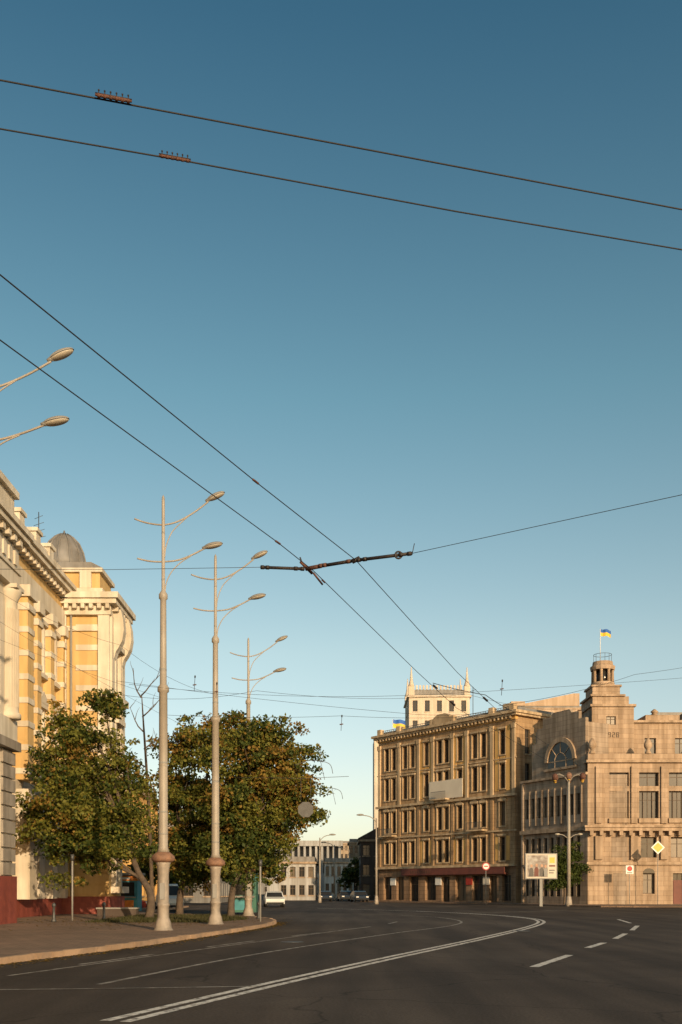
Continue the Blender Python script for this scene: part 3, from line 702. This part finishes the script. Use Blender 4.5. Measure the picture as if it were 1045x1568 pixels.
# ------------------------------------------------------------------ trees
def make_tree(name,base,blobs,nclump,nleaf,mix,leafsize=.2,trunk_r=.24,seed=1):
    r=np.random.default_rng(seed); rd=random.Random(seed)
    B=Obj(name,(base[0],base[1],.12)); 
    mid=(base[0]+ (np.mean([b[0] for b in blobs])-base[0])*.25, base[1], 3.0)
    top=(np.mean([b[0] for b in blobs]),base[1],max(b[2] for b in blobs)-1.0)
    tp=cat([(base[0],base[1],.1),(base[0]+.05,base[1]+.05,1.4),mid,((mid[0]+top[0])/2+.3,base[1]-.1,(3+top[2])/2),top],5)
    n=len(tp); B.tube('trunk','bark',tp,[trunk_r*(1.25 if i==0 else 1)*(1-.85*i/(n-1)) for i in range(n)],10)
    tot=sum(b[3]**3 for b in blobs)
    centres=[];
    for b in blobs:
        k=int(nclump*b[3]**3/tot)+8
        for _ in range(k):
            d=r.normal(size=3); d/=np.linalg.norm(d); rr=b[3]*(r.random()**.42)*r.uniform(.8,1.12)
            if r.random()<.08: rr=b[3]*r.uniform(1.1,1.3)
            c=np.array([b[0],base[1]+(b[4] if len(b)>4 else 0),b[2]])+d*rr*np.array([1,.95,.95])
            if c[2]<1.9: c[2]=1.9+r.random()*.6
            centres.append(c)
    for b in blobs:
        i=rd.randrange(int(n*.35),int(n*.7)); s=tp[i]
        e=Vector((b[0],base[1]+(b[4] if len(b)>4 else 0),b[2])); m_=(s+e)/2+Vector((rd.uniform(-.3,.3),rd.uniform(-.3,.3),rd.uniform(-.4,.1)))
        B.tube('limbs','bark',cat([s,m_,e],5),[.10-.0075*k for k in range(11)],7)
        for _ in range(6):
            c=centres[rd.randrange(len(centres))]
            if np.linalg.norm(c-np.array(e))<b[3]*1.3: B.tube('branches','bark',cat([m_,(m_+Vector(c))/2+Vector((0,0,.2)),Vector(c)],4),[.045-.0045*k for k in range(9)],5)
    e=B.finish()
    mats=['leaf_dark','leaf_olive','leaf_rust']; V=[];MI=[]
    ph=r.uniform(0,6,3)
    for c in centres:
        rad=r.choice([r.uniform(.22,.4),r.uniform(.4,.85)]); k=int(nleaf*(rad/.55)**2*r.uniform(.6,1.3))
        ax=r.normal(size=3); ax/=np.linalg.norm(ax); st=r.uniform(.2,.9)
        p=r.normal(size=(k,3)); p/=np.linalg.norm(p,axis=1)[:,None]; p*= (rad*r.random(k)**.6)[:,None]*np.array([1.1,1.1,.65])
        p+=(p@ax)[:,None]*ax*st
        p+=c
        s=math.sin(c[0]*1.1+ph[0])+math.sin(c[2]*.9+ph[1])+math.sin(c[1]*1.3+ph[2])
        pr=np.array(mix,float); 
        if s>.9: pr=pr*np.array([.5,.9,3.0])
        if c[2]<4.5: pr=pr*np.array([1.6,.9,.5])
        pr/=pr.sum(); dom=r.choice(3,p=pr)
        mi=np.where(r.random(k)<.7,dom,r.choice(3,size=k,p=pr))
        a=r.normal(size=(k,3)); a/=np.linalg.norm(a,axis=1)[:,None]
        q=r.normal(size=(k,3)); q-= (q*a).sum(1)[:,None]*a; q/=np.linalg.norm(q,axis=1)[:,None]
        sz=leafsize*r.uniform(.6,1.25,k)[:,None]
        nn=np.cross(a,q)
        V.append(np.stack([p-a*sz*.6,p+q*sz*.40+nn*sz*.12,p+a*sz*.6,p-q*sz*.40+nn*sz*.12],1)); MI.append(mi)
    V=np.concatenate(V).reshape(-1,3)-np.array([base[0],base[1],.12]); MI=np.concatenate(MI); nf=len(MI)
    me=bpy.data.meshes.new('foliage'); me.vertices.add(nf*4); me.loops.add(nf*4); me.polygons.add(nf)
    me.vertices.foreach_set('co',V.astype(np.float32).ravel())
    me.loops.foreach_set('vertex_index',np.arange(nf*4,dtype=np.int32))
    me.polygons.foreach_set('loop_start',np.arange(0,nf*4,4,dtype=np.int32)); me.polygons.foreach_set('loop_total',np.full(nf,4,dtype=np.int32))
    for m in mats: me.materials.append(M[m])
    me.polygons.foreach_set('material_index',MI.astype(np.int32)); me.update(calc_edges=True)
    ob=bpy.data.objects.new('foliage',me); ob.parent=e; scene.collection.objects.link(ob)
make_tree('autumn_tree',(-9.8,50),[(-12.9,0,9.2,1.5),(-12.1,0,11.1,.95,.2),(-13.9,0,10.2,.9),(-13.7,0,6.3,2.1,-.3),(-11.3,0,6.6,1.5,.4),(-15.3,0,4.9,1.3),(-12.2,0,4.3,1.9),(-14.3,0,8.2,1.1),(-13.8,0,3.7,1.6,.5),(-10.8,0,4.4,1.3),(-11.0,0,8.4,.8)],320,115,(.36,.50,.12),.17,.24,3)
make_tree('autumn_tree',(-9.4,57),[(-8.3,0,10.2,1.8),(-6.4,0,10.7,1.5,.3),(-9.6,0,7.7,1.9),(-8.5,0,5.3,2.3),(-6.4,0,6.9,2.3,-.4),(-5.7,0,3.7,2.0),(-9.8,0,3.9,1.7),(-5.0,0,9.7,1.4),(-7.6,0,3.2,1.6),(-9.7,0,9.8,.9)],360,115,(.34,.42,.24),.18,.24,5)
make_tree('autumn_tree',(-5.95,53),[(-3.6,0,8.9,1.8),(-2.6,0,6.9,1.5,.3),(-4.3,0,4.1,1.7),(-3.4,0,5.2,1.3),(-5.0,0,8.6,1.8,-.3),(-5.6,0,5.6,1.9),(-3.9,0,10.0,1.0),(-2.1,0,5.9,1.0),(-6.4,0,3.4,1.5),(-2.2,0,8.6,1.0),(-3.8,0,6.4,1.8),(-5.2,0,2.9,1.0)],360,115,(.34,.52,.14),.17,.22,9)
B=Obj('bare_tree',(-10.9,55,0)); rd=random.Random(4)
B.tube('trunk','bark',cat([(-10.6,55,.1),(-10.7,55,4),(-10.9,55,8),(-11.1,55,11),(-11.2,55,12.6)],4),[.14-.0075*k for k in range(17)],7)
def twig(p,d,l,r,lev):
    pts=[p]; 
    for k in range(4):
        d=(d+Vector((rd.uniform(-.25,.25),rd.uniform(-.2,.2),rd.uniform(-.05,.25)))).normalized(); pts.append(pts[-1]+d*l/4)
    B.tube('branches','bark',pts,[r*(1-.18*k) for k in range(5)],5)
    if lev>0:
        for k in (1,2,3,4):
            if rd.random()<.8: twig(pts[k],(d+Vector((rd.uniform(-1,1),rd.uniform(-.6,.6),rd.uniform(-.2,.5)))).normalized(),l*.5,r*.5,lev-1)
for z,dx in ((8.5,-1),(9.5,1),(10.5,-.9),(11.3,.8),(12.4,-.5),(12.5,.7)): twig(Vector((-11-(z-8)*.05,55,z)),Vector((dx,0,.8)).normalized(),1.7,.045,1)
B.finish()
make_tree('ivy_tree',(22.6,99),[(22.0,0,4.0,1.2),(22.9,0,5.0,1.1),(22.4,0,2.6,1.2),(23.4,0,3.2,1.1)],90,100,(.97,.03,0),.2,.15,11)
make_tree('distant_tree',(2.2,165),[(2.4,0,4.6,2.0),(1.2,0,3.6,1.6),(3.6,0,4.0,1.5)],60,80,(.8,.2,.05),.35,.2,12)
make_tree('distant_tree',(-14,80),[(-14,0,3.6,2.2),(-12.2,0,3.2,1.8),(-15.8,0,4.0,1.8)],80,90,(.6,.3,.1),.28,.2,13)
make_tree('distant_tree',(-8.6,95),[(-8.6,0,4.2,2.2),(-7.2,0,3.4,1.5),(-10.4,0,3.8,2.0)],80,90,(.7,.25,.1),.3,.2,14)

# ------------------------------------------------------------------ overhead wires (about 6 m up)
def wire(name,pts,r=.005,n=10,sag=0.0,mat='wire'):
    pts=[Vector(p) for p in pts]; out=[]
    for i in range(len(pts)-1):
        for k in range(n):
            t=k/n; p=pts[i].lerp(pts[i+1],t); p.z-=sag*4*t*(1-t); out.append(p)
    out.append(pts[-1]); B=Obj(name,tuple(pts[0])); B.tube('wire',mat,out,r,8); return B.finish(True)
Z=6.0
wire('trolley_wire',[(-6.0,4.55,Z),(-1.85,5.32,Z),(0.04,5.79,Z),(2.2,6.33,Z),(9,8.3,Z)],.0044)
wire('trolley_wire',[(-6.0,4.85,Z),(-1.97,5.66,Z),(-.9,5.92,Z),(.75,6.35,Z),(2.35,6.73,Z),(9,8.5,Z)],.0044)
wire('trolley_wire',[(-6,-1.2,Z),(-2.44,7.0,Z),(-.9,10.6,Z),(.2,13.07,Z),(2.35,19.8,Z),(3.9,24.2,Z),(9,36,Z)],.0054)
wire('trolley_wire',[(-6.2,.0,Z),(-2.73,7.83,Z),(-.80,12.4,Z),(-.38,13.5,Z),(1.55,19.8,Z),(2.8,23.7,Z),(8.2,36,Z)],.0054)
wire('span_wire',[(-14.4,13.9,6.2),(-3.2,13.45,Z),(-1.1,13.35,Z)],.0034,sag=.0)
wire('span_wire',[(.93,12.8,Z),(3.8,10.9,Z),(9,7.4,Z)],.0040)
B=Obj('wire_insulator',(-.2,13.2,Z))
def rod(a,b,r,mat='insul',part='rods'): B.tube(part,mat,[a,b],r,12)
P0=Vector((-1.1,13.35,Z)); P1=Vector((-.5,13.42,Z+.0)); P2=Vector((-.3,13.3,Z)); P3=Vector((.2,13.07,Z)); P4=Vector((.93,12.8,Z))
rod(P0,P1,.021); rod(P2+Vector((0.03,0,0)),P3,.023,'insul'); rod(P3,P4,.022)
for a,b,m_ in ((P0,P1,'insul'),(P2,P3,'fitting'),(P3,P4,'insul')):
    for t in (.05,.16,.80,.95):
        p=a.lerp(b,t); d=(b-a).normalized(); rod(p-d*.025,p+d*.025,.028,m_)
c=P3.lerp(P4,.76); B.tube('ring','insul',[c+Vector((.045*math.cos(w),0,.045*math.sin(w))) for w in [k*math.pi/8 for k in range(17)]],.012,6)
rod(P4+Vector((0,0,-.01)),P4+Vector((.03,0,.13)),.005)
rod(P1+Vector((-.05,-.05,.08)),P1+Vector((.10,.12,-.02)),.022,'fitting'); rod(P1+Vector((.12,.12,-.02)),P1+Vector((.24,.3,-.12)),.014,'fitting'); rod(P1+Vector((.02,0,0)),P2+Vector((.03,0,0)),.028,'fitting')
rod(P1+Vector((-.06,-.06,.14)),P1+Vector((-.02,-.02,.04)),.010)
rod(P3+Vector((-.05,0,-.02)),P3+Vector((.05,0,.03)),.030)
B.finish(True)
def clamp(p,d,l,r,mat='fitting',comb=False):
    B=Obj('wire_clamp',tuple(p)); p=Vector(p); d=Vector(d).normalized()
    B.tube('body',mat,[p-d*l/2,p-d*l/2*.8,p+d*l/2*.8,p+d*l/2],[r*.6,r,r,r*.6],10)
    if comb:
        for k in range(6):
            q=p+d*l*(-.4+.16*k); B.tube('bolts','insul',[q,q+Vector((0,0,.03))],.003,6); B.tube('bolt_heads','insul',[q+Vector((0,0,.026)),q+Vector((0,0,.032))],.005,6)
            B.tube('lugs',mat,[q-d*.008+Vector((0,0,-.002)),q+d*.008+Vector((0,0,-.002))],r*1.2,8)
        B.tube('cheek','insul',[p-d*l/2+Vector((0,0,.011)),p+d*l/2+Vector((0,0,.011))],.003,6)
    B.finish(True)
clamp((-1.265,5.445,Z+.004),(1.85,.45,0),.20,.009,comb=True)
clamp((-1.00,5.893,Z+.004),(1.05,.26,0),.19,.008,comb=True)
clamp((-.92,10.55,Z),(1.1,2.47,0),.14,.012); clamp((-.80,12.4,Z),(1,2.2,0),.14,.013); clamp((-.25,13.95,Z),(1,3.2,0),.14,.013)
clamp((3.35,22.7,Z+.02),(1,2.8,0),.5,.025,'insul'); clamp((2.65,23.2,Z+.02),(1,3,0),.5,.025,'insul'); clamp((2.05,21.3,Z+.02),(1,3,0),.4,.02,'insul')
wire('span_wire',[(2.0,21.3,Z+.1),(3.35,22.7,Z+.12),(4.4,25,Z+.15)],.008,sag=.02)
wire('span_wire',[(-14.2,62,14.0),(-5,58,13.4),(9,70,15.6),(24,100,20)],.010,sag=.4)
wire('span_wire',[(-8.5,37,9.5),(2.8,36,8.05),(6,36,8.2)],.006,sag=.08)
wire('span_wire',[(-6.5,35.8,8.0),(0,36,8.0),(5.7,36,8.0)],.006,sag=.08)
wire('span_wire',[(-6.5,30,7.9),(3,30,7.6),(30,46,13.0)],.005,sag=.2)
wire('span_wire',[(3.9,24.2,Z+.15),(9,30,8.2),(16,34,10.2)],.005,sag=.1)
wire('span_wire',[(-14.6,40,14.2),(-9,40,11.6),(-5.4,42.1,10.0)],.006,sag=.3)
wire('span_wire',[(-14.6,30,11.0),(-6.5,35.8,8.6)],.005,sag=.15)
wire('span_wire',[(-14.6,32,12.6),(-5.4,42.1,8.0)],.005,sag=.3)
for k,(x,y,z) in enumerate(((-5.4,36,9.15),(-4.6,36,8.9),(5.9,36,9.0),(.0,36,7.7))):
    B=Obj('wire_hanger',(x,y,z)); B.tube('rod','insul',[(x,y,z-.25),(x+.03,y,z+.25)],.010,6); B.tube('cap','insul',[(x+.03,y,z+.25),(x+.035,y,z+.33)],.028,6); B.tube('clip','fitting',[(x-.05,y,z-.02),(x+.08,y,z)],.022,6); B.finish(True)
for (x,y,z) in ((-.9,48,7.6),(-.4,55,7.0)):
    B=Obj('catenary_bracket',(x,y,z)); B.tube('arm','steel',cat([(x-1.4,y,z+.1),(x-.6,y,z+.35),(x+.3,y,z+.2),(x+.5,y,z-.3)],5),.016,6); B.tube('drop','steel',[(x-.1,y,z+.3),(x+.1,y,z-.6)],.012,6); B.finish(True)

# ------------------------------------------------------------------ street furniture
def simple_pole(name,x,y,h,r,arm=None):
    B=Obj(name,(x,y,0)); B.frame(x,y,0)
    B.lathe('base','polebase',0,0,[(r*2,.0),(r*2,.25),(r*1.5,.9),(r*1.1,1.0)],12)
    B.lathe('mast','pole',0,0,[(r*1.1,1.0),(r,h*.5),(r*.6,h)],12)
    if arm:
        pts=cat([(0,0,h-.4),(arm*.4,0,h+.15),(arm,0,h+.35)],5); B.tube('arm','pole',pts,r*.4,8)
        B.ellipsoid('lamp_head','grey',(arm*1.12,0,h+.37),(.42,.17,.12),-.05 if arm>0 else .05,'up'); B.ellipsoid('lamp_lens','lens',(arm*1.12,0,h+.36),(.4,.16,.09),0,'down')
    return B
simple_pole('roadside_lamp',3.9,108,9.5,.12,-1.6).finish()
simple_pole('roadside_lamp',-2.6,120,8.0,.11,1.4).finish()
simple_pole('roadside_lamp',-1.0,150,8.5,.11,-1.5).finish()
simple_pole('roadside_lamp',1.5,180,9,.11,-1.5).finish()
B=simple_pole('multi_arm_lamp',22.1,95,12.8,.17); B.frame(22.1,95,0)
for k in range(6):
    a=2*math.pi*k/6+.3; ca,sa=math.cos(a),math.sin(a)
    B.tube('arms','pole',cat([(0,0,12.0),(.5*ca,.5*sa,12.6),(1.1*ca,1.1*sa,12.8),(1.4*ca,1.4*sa,12.6)],4),.04,8)
    B.lathe('lamp_heads','fitting' if k%2 else 'collar',1.5*ca,1.5*sa,[(.06,12.1),(.2,12.2),(.32,12.5),(.26,12.7),(.08,12.85)],12)
    B.ellipsoid('lamp_caps','signyellow',(1.5*ca,1.5*sa,12.16),(.15,.15,.1),0,'down')
for s_ in (-1,1): B.tube('lower_arms','pole',cat([(0,0,6.5),(s_*.5,0,6.9),(s_*1.0,0,7.0)],4),.035,8); B.ellipsoid('lower_heads','lens',(s_*1.1,0,7.0),(.25,.16,.11))
B.finish()
B=Obj('billboard',(19.4,95,0)); B.frame(19.4,95,0)
B.box('post','grey',-.14,.14,-.1,.1,0,2.7); B.box('panel','grey',-1.55,1.55,-.16,.16,2.65,5.15)
B.box('poster','banner',-1.45,1.45,-.18,-.161,2.75,5.05)
B.box('poster_photo','poster',-1.35,.62,-.188,-.181,2.85,4.95)
B.box('poster_yellow','signyellow',.8,1.3,-.188,-.181,4.2,4.75); B.box('poster_text','maroon',.75,1.35,-.188,-.181,3.85,4.0); B.box('poster_text','steel',.75,1.2,-.188,-.181,3.2,3.3); B.box('poster_text','steel',.75,1.3,-.188,-.181,3.45,3.55)
for x,s_,m_ in ((-.95,.45,'cardark'),(-.45,.7,'maroon'),(.05,.55,'cardark'),(.4,.35,'grey')):
    B.vprism('poster_figures',m_,[(x-.25,2.9),(x+.2,2.9),(x+.18,3.4+s_*.3),(x+.08,3.6+s_*.3),(x-.1,3.6+s_*.3),(x-.22,3.4+s_*.3)],-.196,-.189)
    B.vprism('poster_faces','skin',[(x+.12*math.cos(2*math.pi*k/10),3.78+s_*.3+.16*math.sin(2*math.pi*k/10)) for k in range(10)],-.2,-.191)
B.finish()
def sign(x,y,h,kind,name):
    B=Obj(name,(x,y,0)); B.frame(x,y,0)
    B.tube('post','grey',[(0,0.05,0),(0,0.05,h+.3)],.035,8)
    if kind=='round':
        disc=lambda r:[(r*math.cos(2*math.pi*k/20),h+r*math.sin(2*math.pi*k/20)) for k in range(20)]
        B.vprism('plate_border','red',disc(.42),-.03,0); B.vprism('plate','signwhite',disc(.31),-.036,-.031)
        B.box('plate_bar','red',-.22,.22,-.042,-.037,h-.06,h+.06)
    elif kind=='rect':
        B.box('plate','signwhite',-.38,.38,-.03,0,h-.42,h+.42); B.vprism('plate_symbol','red',[(.26*math.cos(2*math.pi*k/16),h+.1+.26*math.sin(2*math.pi*k/16)) for k in range(16)],-.036,-.031)
        B.box('plate_text','steel',-.26,.26,-.036,-.031,h-.34,h-.26)
    elif kind=='diamond':
        B.vprism('plate_border','signwhite',[(-.68,h),(0,h-.68),(.68,h),(0,h+.68)],-.03,0); B.vprism('plate','signyellow',[(-.5,h),(0,h-.5),(.5,h),(0,h+.5)],-.036,-.031)
    B.finish()
sign(15.4,104,4.1,'round','no_entry_sign'); sign(28.6,97,3.6,'rect','parking_sign'); sign(31.4,97,5.8,'diamond','priority_road_sign')
B=Obj('suspended_road_sign',(-1.8,50,5.7)); B.frame(-1.8,50,0)
B.vprism('plate','steel',[(.42*math.cos(2*math.pi*k/8+.39),5.7+.42*math.sin(2*math.pi*k/8+.39)) for k in range(8)],-.03,0)
for s_ in (-.25,.25): B.tube('hangers','steel',[(s_,.02,6.0),(s_,.02,7.3)],.012,5)
B.tube('carrier_wire','steel',[(-3.6,.02,7.35),(0,.02,7.3),(2.2,.02,7.4)],.012,5)
B.finish()
def kiosk(name,x,y,w,d,h,m1,m2):
    B=Obj(name,(x,y,0)); B.frame(x,y,0,.13)
    B.box('cabin',m1,-w/2,w/2,0,d,0,h); B.box('roof','grey',-w/2-.2,w/2+.2,-.35,d+.2,h,h+.16)
    B.box('counter_window','glass',-w/2+.2,w/2-.2,-.012,-.002,h*.42,h*.8); B.box('fascia',m2,-w/2-.1,w/2+.1,-.06,-.014,h*.84,h*.98); B.box('counter','grey',-w/2+.1,w/2-.1,-.3,-.003,h*.36,h*.4)
    B.box('lettering','signwhite',-w/2+.3,w/2-.5,-.07,-.061,h*.88,h*.94); B.box('poster',m2,-w/2+.25,w/2-.25,-.01,-.003,.15,h*.3)
    B.finish()
kiosk('newspaper_kiosk',-14.9,68,1.5,1.6,2.5,'teal','orange'); 
kiosk('newspaper_kiosk',-6.4,64,1.7,1.6,2.7,'green','teal')
def bollard(x,y):
    B=Obj('bollard',(x,y,0)); B.lathe('post','steel',x,y,[(.12,.12),(.12,.2),(.07,.28),(.06,.8),(.09,.84),(.1,.92),(.05,1.0),(.0,1.02)],10); B.finish(True)
for x,y in ((-13.2,45),(-11.5,47.5),(-4.2,50)): bollard(x,y)
for x,y,h in ((-12.9,47,3.0),(-3.75,45.5,2.7)):
    B=Obj('utility_post',(x,y,0)); B.tube('post','grey',[(x,y,.12),(x,y,h)],.045,8); B.tube('cap','steel',[(x,y,h),(x,y,h+.3)],.09,8); B.finish(True)
B=Obj('stone_planter',(-12.6,55,.12)); B.frame(-12.6,55,0,.126); B.box('basin','fardark',-1.1,1.1,0,.7,0,.4); B.box('rim','grey',-1.16,1.16,-.06,.76,.4,.48); B.finish()
M['grass']=leafmat('grass',(0.05,0.055,0.02),(0.08,0.07,0.03))
B=Obj('grass'); n=9000; vs=[];fs=[]
for i in range(n):
    x=random.uniform(-11.5,-4.2); y=random.uniform(44,56)
    if x>-4.6-(abs(y-49))*.25: continue
    h=random.uniform(.05,.16); a=random.uniform(0,6.28); b=len(vs); w=.03
    vs+=[(x-w*math.cos(a),y-w*math.sin(a),.127),(x+w*math.cos(a),y+w*math.sin(a),.127),(x+random.uniform(-.05,.05),y+random.uniform(-.05,.05),.127+h)]; fs.append((b,b+1,b+2))
B.add('blades','grass',vs,fs); B.finish(True)
B=Obj('fallen_leaves'); vs=[];fs=[]
for i in range(2600):
    if random.random()<.6: x=random.gauss(-9,3); y=random.gauss(48,5)
    else:
        k_=random.randrange(1,60); x=kp[k_][0]+abs(random.gauss(0,.25)); y=kp[k_][1]+random.uniform(-.8,.8)
    ins= x<np.interp(y,[p[1] for p in kp],[p[0] for p in kp])-.2
    zz=.131 if ins else .006
    if x>-2.5: continue
    a=random.uniform(0,6.28); l=random.uniform(.04,.08); c_a,s_a=math.cos(a)*l,math.sin(a)*l; b=len(vs)
    vs+=[(x-c_a,y-s_a,zz),(x+s_a*.6,y-c_a*.6,zz+.012),(x+c_a,y+s_a,zz+.004),(x-s_a*.6,y+c_a*.6,zz+.015)]; fs.append((b,b+1,b+2,b+3))
B.add('leaves','leaf_rust',vs,fs); B.finish(True)

def car(name,x,y,rot,paint,van=False,z=0):
    B=Obj(name,(x,y,z)); B.frame(x,y,rot,z)
    if van: body=[(-2.4,.35),(2.3,.35),(2.4,.6),(2.35,.95),(1.75,1.15),(1.1,1.95),(.9,2.05),(-2.3,2.05),(-2.42,1.9)]; 
    else: body=[(-2.1,.3),(2.1,.3),(2.15,.55),(2.05,.78),(1.2,.92),(.55,1.38),(.2,1.46),(-.9,1.46),(-1.3,1.38),(-1.85,1.0),(-2.12,.92),(-2.17,.55)]
    n=len(body); W=.88; vs=[];
    for wy in (-W,-W+.02,W-.02,W):
        for px,pz in body:
            inset=max(0,(pz-.9))*.28; s_=1 if wy<0 else -1
            vs.append((px*(0.985 if abs(wy)==W else 1),wy+s_*inset,pz))
    fs=[tuple(range(n)),tuple(range(3*n,4*n))[::-1]]
    for j in range(3):
        for i in range(n): fs.append((j*n+i,(j+1)*n+i,(j+1)*n+(i+1)%n,j*n+(i+1)%n))
    B.add('body',paint,vs,fs)
    gh=(1.15,1.85) if van else (.96,1.36)
    for s_ in (-1,1):
        yy=lambda zz:s_*(W-max(0,zz-.9)*.28+.006)
        wins=[((.2,1.55),(.2,.95))] if van else [((.05,1.05),(.05,.5)),((-1.55,-.02),(-1.1,-.02))]
        for (a,b),(c,d_) in wins:
            B.add('side_windows','glass',[(a,yy(gh[0]),gh[0]),(b,yy(gh[0]),gh[0]),(d_,yy(gh[1]),gh[1]),(c,yy(gh[1]),gh[1])],[(0,1,2,3)])
    if van: B.add('windscreen','glass',[(1.76,-.72,1.2),(1.76,.72,1.2),(1.17,.58,1.9),(1.17,-.58,1.9)],[(0,1,2,3)])
    else:
        B.add('windscreen','glass',[(1.2,-.76,.95),(1.2,.76,.95),(.62,.68,1.36),(.62,-.68,1.36)],[(0,1,2,3)])
        B.add('rear_window','glass',[(-1.86,-.74,1.03),(-1.86,.74,1.03),(-1.36,.68,1.36),(-1.36,-.68,1.36)],[(0,1,2,3)])
    for wx in (-1.35,1.35):
        for s_ in (-1,1):
            B.tube('wheels','rubber',[(wx,s_*.68,.32),(wx,s_*.9,.32)],.32,16); B.tube('hubs','grey',[(wx,s_*.89,.32),(wx,s_*.91,.32)],.18,10)
    fx=2.38 if van else 2.12
    for s_ in (-1,1): B.box('headlights','signwhite',fx-.05,fx+.01,s_*.65-.16,s_*.65+.16,.62,.76); B.box('tail_lights','red',-fx-.04,-fx+.05,s_*.65-.14,s_*.65+.14,.68,.85)
    B.box('bumper','rubber',-fx-.05,fx+.05,-.8,.8,.32,.46); 
    B.finish()
car('parked_car',-6.3,92,-1.45,'carwhite'); car('parked_van',-13.2,75,-1.3,'carwhite',True); car('parked_car',-16.4,72,0.1,'carred')
car('parked_car',-2.2,135,-1.5,'cardark'); car('parked_car',.6,140,-1.4,'cardark'); car('parked_car',2.4,128,-1.4,'cardark')

# ------------------------------------------------------------------ light, sky, camera
EL=D2R(14); sx,sy=.40,-.91; az=math.atan2(sx,sy)
s=Vector((math.sin(az)*math.cos(EL),math.cos(az)*math.cos(EL),math.sin(EL)))
ld=bpy.data.lights.new('sun','SUN'); ld.energy=5.0; ld.angle=D2R(.5); ld.color=(1,.73,.44)
lo=bpy.data.objects.new('sun',ld); lo.rotation_euler=s.to_track_quat('Z','Y').to_euler(); lo.location=(20,-40,40); scene.collection.objects.link(lo)
w=bpy.data.worlds.new('World'); scene.world=w; w.use_nodes=True; nt=w.node_tree; N=nt.nodes; L=nt.links
sk=N.new('ShaderNodeTexSky'); sk.sky_type='NISHITA'; sk.sun_disc=False; sk.sun_elevation=EL; sk.sun_rotation=az
sk.air_density=1.0; sk.dust_density=1.0; sk.ozone_density=1.0
tc=N.new('ShaderNodeTexCoord'); sp=N.new('ShaderNodeSeparateXYZ'); L.new(tc.outputs['Generated'],sp.inputs[0])
rp=N.new('ShaderNodeValToRGB'); L.new(sp.outputs[2],rp.inputs[0]); e=rp.color_ramp.elements
stops=[(0.0,(1.65,1.6,1.8)),(.11,(1.95,1.72,1.6)),(.235,(2.05,1.9,1.56)),(.45,(1.25,1.66,1.42)),(.67,(.58,1.10,1.12)),(1.0,(.4,1.0,1.05))]
while len(e)<len(stops): e.new(.5)
for q,(p,c) in zip(e,stops): q.position=p; q.color=(c[0]/2.5,c[1]/2.5,c[2]/2.5,1)
mx=N.new('ShaderNodeVectorMath'); mx.operation='MULTIPLY'; L.new(sk.outputs[0],mx.inputs[0]); L.new(rp.outputs[0],mx.inputs[1])
m2=N.new('ShaderNodeVectorMath'); m2.operation='SCALE'; m2.inputs['Scale'].default_value=2.5; L.new(mx.outputs[0],m2.inputs[0])
bg=N['Background']; bg.inputs['Strength'].default_value=.09
L.new(m2.outputs[0],bg.inputs['Color'])
cd=bpy.data.cameras.new('camera'); cd.sensor_fit='HORIZONTAL'; cd.sensor_width=24; cd.lens=24*1500/1045; cd.shift_y=579/1045; cd.clip_end=4000; cd.clip_start=.1
co=bpy.data.objects.new('camera',cd); co.location=(0,0,1.6); co.rotation_euler=(H90,0,0); scene.collection.objects.link(co); scene.camera=co
scene.view_settings.view_transform='Standard'; scene.view_settings.look='None'; scene.view_settings.exposure=0
